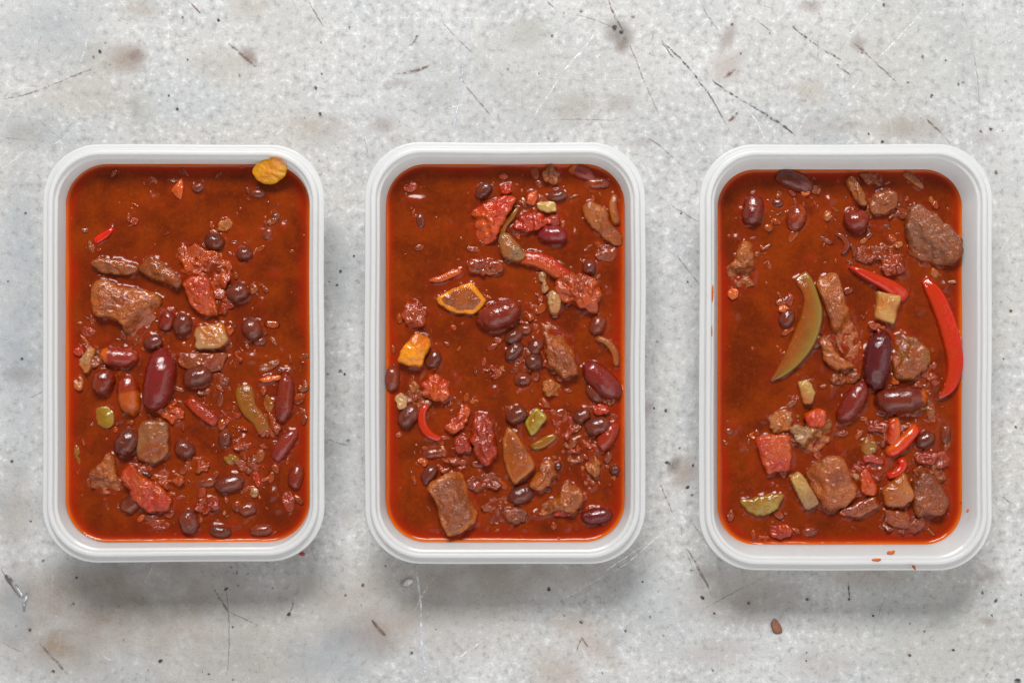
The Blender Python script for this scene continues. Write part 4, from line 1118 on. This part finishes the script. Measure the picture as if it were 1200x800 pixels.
def pulp_bits(T, parent, seed, count):
    """shreds of tomato, onion and bean skin too small to pick apart, floating in the sauce"""
    rs = random.Random(seed)
    cents = []
    for pts, k in OUTLINES[id(T)]:
        cents.append((sum(p[0] for p in pts) / len(pts), sum(p[1] for p in pts) / len(pts), max(math.hypot(p[0] - pts[0][0], p[1] - pts[0][1]) for p in pts) / 2))
    V, F, C = [], [], []
    ins = inset_at(T, T.depth) + .003
    pal = [COL[c] for c in ('tomato_dark', 'pulp', 'tomato_orange', 'onion_brown', 'onion_red', 'tomato_dark', 'brownbean', 'onion', 'pulp', 'pulp')]
    for q in range(count):
        if rs.random() < .9:
            c = rs.choice(cents)
            a = rs.uniform(0, 6.28)
            d = c[2] * rs.uniform(.8, 1.3) + rs.uniform(0, .004)
            x, y = c[0] + d * math.cos(a) - T.cx, c[1] + d * math.sin(a) - T.cy
        else:
            x, y = rs.uniform(-T.hx, T.hx), rs.uniform(-T.hy, T.hy)
        if abs(x) > T.hx - ins or abs(y) > T.hy - ins or (abs(x) > T.hx - ins - .008 and abs(y) > T.hy - ins - .008):
            continue
        L = rs.choice([.0005, .0008, .001, .0014, .0019, .0026]) * rs.uniform(.7, 1.3)
        W = L * rs.uniform(.25, .75)
        h = W * rs.uniform(.2, .5)
        an = rs.uniform(0, 3.14)
        col = rs.choice(pal)
        cf = rs.uniform(.35, .75)
        b = len(V)
        sd_ = rs.uniform(0, 99)
        NN = 9
        for (f, zf) in ((1.0, -.6), (1.0, .3), (.72, .85), (.3, 1.0)):
            for k in range(NN):
                th = 6.2832 * k / NN
                r = f * (1 + .45 * mnoise.noise((math.cos(th) * 1.5 + sd_, math.sin(th) * 1.5, zf + sd_)))
                u, v = L * r * math.cos(th), W * r * math.sin(th)
                V.append((x + u * math.cos(an) - v * math.sin(an), y + u * math.sin(an) + v * math.cos(an),
                          h * zf + .0003 * mnoise.noise((u * 900 + sd_, v * 900, zf)) + rs.uniform(-.0001, .0001) + .0002))
                C.append(col[:3] + (cf,))
        for k in range(3):
            for i in range(NN):
                j = (i + 1) % NN
                F.append((b + k * NN + i, b + k * NN + j, b + (k + 1) * NN + j, b + (k + 1) * NN + i))
        F.append(tuple(b + 3 * NN + i for i in range(NN)))
    o = mesh_obj("pulp_bits", V, F, M_PULP, parent, loc=(0, 0, T.zs))
    set_col(o, C)
    o["kind"] = "stuff"


def make_sauce(T, desc, seed, lumps):
    ins = inset_at(T, T.depth) - 0.0001
    hx, hy, r = T.hx - ins, T.hy - ins, T.r - ins * .75
    st = 0.00042
    nx, ny = int(2 * hx / st) + 2, int(2 * hy / st) + 2
    xs = np.linspace(-hx, hx, nx)
    ys = np.linspace(-hy, hy, ny)
    GX, GY = np.meshgrid(xs, ys, indexing='ij')
    # signed distance to the rounded rectangle (positive inside)
    qx, qy = np.abs(GX) - (hx - r), np.abs(GY) - (hy - r)
    sd = -(np.hypot(np.maximum(qx, 0), np.maximum(qy, 0)) + np.minimum(np.maximum(qx, qy), 0) - r)
    # pull nodes that lie outside the rounded corner onto its arc
    outm = sd < 0
    ql = np.hypot(np.maximum(qx, 0), np.maximum(qy, 0)) + 1e-9
    PX_ = np.where(outm, np.sign(GX) * ((hx - r) + np.maximum(qx, 0) / ql * r), GX)
    PY_ = np.where(outm, np.sign(GY) * ((hy - r) + np.maximum(qy, 0) / ql * r), GY)
    d = np.maximum(sd, 0)
    wob = vnoise(GX * 60 + 9, GY * 60 + 4, seed)
    z = 0.0011 * np.exp(-d / 0.0009) * (1 + .35 * wob)
    z += 0.00010 * vnoise(GX * 90 + 50, GY * 90 + 50, seed + 1) + 0.00005 * vnoise(GX * 330 + 50, GY * 330 + 50, seed + 2)
    men = np.zeros_like(z)
    near = np.zeros_like(z)
    wx, wy = GX + T.cx, GY + T.cy
    for pts, k in OUTLINES[id(T)]:
        p = np.array(pts)
        mg = 0.005
        i0, i1 = np.searchsorted(xs + T.cx, [p[:, 0].min() - mg, p[:, 0].max() + mg])
        j0, j1 = np.searchsorted(ys + T.cy, [p[:, 1].min() - mg, p[:, 1].max() + mg])
        if i1 <= i0 or j1 <= j0:
            continue
        X, Y = wx[i0:i1, j0:j1], wy[i0:i1, j0:j1]
        dm = np.full(X.shape, 1.0)
        ins_ = np.zeros(X.shape, bool)
        for a, b in zip(p, np.roll(p, -1, 0)):
            ex, ey = b - a
            L2 = ex * ex + ey * ey + 1e-14
            t = np.clip(((X - a[0]) * ex + (Y - a[1]) * ey) / L2, 0, 1)
            dm = np.minimum(dm, np.hypot(X - a[0] - t * ex, Y - a[1] - t * ey))
            c1 = (a[1] > Y) != (b[1] > Y)
            xin = (b[0] - a[0]) * (Y - a[1]) / (b[1] - a[1] + 1e-14) + a[0]
            ins_ ^= c1 & (X < xin)
        dd = np.where(ins_, 0, dm)
        h = 0.0007 * k * np.exp(-dd / 0.0011)
        men[i0:i1, j0:j1] = np.maximum(men[i0:i1, j0:j1], h) + .2 * np.minimum(men[i0:i1, j0:j1], h)
        near[i0:i1, j0:j1] = np.maximum(near[i0:i1, j0:j1], k * np.exp(-dd / 0.0025))
    z += men * np.clip(0.75 + .9 * vnoise(GX * 300 + 30, GY * 300 + 30, seed + 3) + .4 * vnoise(GX * 800 + 30, GY * 800 + 30, seed + 4), .1, 2)
    rs = np.random.RandomState(seed + 9)
    for q in range(lumps):
        if q % 3:
            pp = OUTLINES[id(T)][rs.randint(len(OUTLINES[id(T)]))][0]
            mx, my = np.mean(pp, 0)
            lx, ly = mx - T.cx + rs.normal(0, .007), my - T.cy + rs.normal(0, .007)
            if abs(lx) > hx - .005 or abs(ly) > hy - .005:
                continue
        else:
            lx, ly = rs.uniform(-hx + .006, hx - .006), np.clip(rs.normal(-hy * .25, hy * .55), -hy + .006, hy - .006)
        a = rs.uniform(.0005, .0030)
        hh = rs.uniform(.15, .36) * a
        el = rs.uniform(.6, 1.6)
        g = np.exp(-(((GX - lx) / (a * el)) ** 2 + ((GY - ly) / a) ** 2))
        z += hh * g
        near = np.maximum(near, g * .9)
    V = np.stack([PX_, PY_, T.zs + z], -1).reshape(-1, 3)
    oil_glow0 = np.exp(-(d / 0.0010) ** 1.5) * (.85 + .3 * wob)  # wall bands: oily film plus painted glow of light through thin sauce
    oil_glow1 = np.exp(-(d / (0.0036 + .0018 * wob)) ** 2)
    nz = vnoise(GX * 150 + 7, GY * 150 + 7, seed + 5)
    C = np.stack([np.clip(oil_glow0, 0, 1), np.clip(oil_glow1, 0, .9), np.clip(near * (.45 + .4 * nz), 0, .7), np.ones_like(z)], -1).reshape(-1, 4)
    idx = np.arange(nx * ny).reshape(nx, ny)
    q = np.stack([idx[:-1, :-1], idx[1:, :-1], idx[1:, 1:], idx[:-1, 1:]], -1).reshape(-1, 4)
    keep = (~outm.ravel()[q]).any(1)
    faces = [tuple(int(v) for v in f) for f in q[keep]]
    verts = [tuple(v) for v in V]
    # the body of the sauce down to the floor of the tub
    base = len(verts)
    cols = list(map(tuple, C))
    levels = [(T.depth - 0.0006, 0.0001), (0.021, 0.0003), (0.025, 0.0004), (0.027, 0.0012), (0.0283, 0.0045)]
    n = None
    for dep, off in levels:
        i_ = inset_at(T, min(dep, .025)) + off
        loop = rrect(T.hx - i_, T.hy - i_, max(.004, T.r - i_ * .75))
        n = len(loop)
        for (x, y) in loop:
            verts.append((x, y, RIM - dep))
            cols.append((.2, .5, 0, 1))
    for k in range(len(levels) - 1):
        a, b = base + k * n, base + (k + 1) * n
        for i in range(n):
            j = (i + 1) % n
            faces.append((a + i, b + i, b + j, a + j))
    faces.append(tuple(base + (len(levels) - 1) * n + i for i in reversed(range(n))))
    o = mesh_obj("chili_sauce", verts, faces, M_SAUCE, loc=(T.cx, T.cy, 0))
    set_col(o, cols, "oil_glow")
    o["label"] = desc + " " + T.short
    o["category"] = "sauce"
    o["group"] = "chili sauce filling the tubs"
    pulp_bits(T, o, seed, 360)


make_sauce(TA, "thick red brown chili sauce", 11, 150)
make_sauce(TB, "thick red brown chili sauce", 23, 150)
make_sauce(TC, "thick red brown chili sauce", 37, 120)


# ------------------------------------------------------------------ drips, crumbs
def blob(name, x, y, L, W, ang, z, h, mat, parent=None, seed=0):
    X, Y = P(x, y, z)
    s = PXM(z)
    V, F = [], []
    N = 18
    for (f, zz) in ((1, 0), (.93, .45), (.75, .85), (.4, 1.0)):
        for k in range(N):
            a = 2 * math.pi * k / N
            r = 1 + .3 * mnoise.noise((math.cos(a) * 1.2 + seed, math.sin(a) * 1.2, seed * 2.3))
            u, v = L * s / 2 * f * r * math.cos(a), W * s / 2 * f * r * math.sin(a)
            c, sn = math.cos(math.radians(ang)), math.sin(math.radians(ang))
            V.append((u * c - v * sn, u * sn + v * c, h * zz))
    for k in range(3):
        for i in range(N):
            j = (i + 1) % N
            F.append((k * N + i, k * N + j, (k + 1) * N + j, (k + 1) * N + i))
    F.append(tuple(3 * N + i for i in range(N)))
    F.append(tuple(reversed(range(N))))
    loc = (X, Y, z)
    if parent is not None:
        loc = (X - parent.location.x, Y - parent.location.y, z - parent.location.z)
    return mesh_obj(name, V, F, mat, parent, loc=loc)


for i, (x, y, L, W, a, dz) in enumerate([(1044, 647, 9, 5, 5, -.0035), (1027, 655.5, 10, 4, 0, .0), (1071, 664, 8, 3.5, -65, -.0024), (1066, 660.5, 7, 2.2, 0, -.0008),
                                         (835, 344, 22, 2.4, 88, -.0024), (834, 388, 14, 2.0, 90, -.0024), (1134, 598, 5, 3, 70, -.005)]):
    blob("sauce_drip", x, y, L, W, a, RIM + dz - .0001, .0005, M_DRIP, TC.root, i + 1)

c1 = blob("table_crumb", 478, 682, 13, 8, 30, .0003, .0016, mat_plain("white_crumb", rgb(226, 226, 220), .6), None, 4.4)
c1["label"] = "small white flake lying on the grey worktop"
c1["category"] = "crumb"
c2 = blob("table_crumb", 910, 734, 19, 12, -55, .0003, .0008, mat_plain("brown_flake", rgb(150, 98, 74), .6), None, 7.1)
c2["label"] = "rusty brown oval flake lying on the grey worktop"
c2["category"] = "crumb"
c3 = blob("table_crumb", 354, 649, 7, 4, 0, .0003, .0008, mat_plain("red_crumb", rgb(190, 70, 70), .5), None, 2.2)
c3["label"] = "tiny red speck on the worktop beside a tub corner"
c3["category"] = "crumb"


# ------------------------------------------------------------------ tell look-alikes apart by what they lie beside
from collections import Counter
for T in (TA, TB, TC):
    objs = [o for o in scene.objects if o.parent is None and o.get("label", "").endswith(T.short) and o.get("category") not in ("sauce", "food tub")]
    cnt = Counter(o["label"] for o in objs)
    uniq = [o for o in objs if cnt[o["label"]] == 1]
    dup = [o for o in objs if cnt[o["label"]] > 1]
    taken = set()
    for kind, start in (("black bean", "black_bean"), ("onion bit", "onion_piece")):
        same = [o for o in dup if o.name.startswith(start)]
        opts = []
        for q in uniq:
            if q.name.startswith(start):
                continue
            for rank, o in enumerate(sorted(same, key=lambda k: (k.location - q.location).length)[:5]):
                lab = kind + (" nearest the ", " second nearest the ", " third nearest the ", " fourth nearest the ", " fifth nearest the ")[rank] + q["label"]
                if len(lab.split()) <= 16:
                    opts.append((rank * 0.012 + (o.location - q.location).length, lab, o, q))
        opts.sort(key=lambda t: t[0])
        done = set()
        for d, lab, o, q in opts:
            if o.name in done or lab in taken or d > 0.14:
                continue
            o["label"] = lab
            done.add(o.name)
            taken.add(lab)
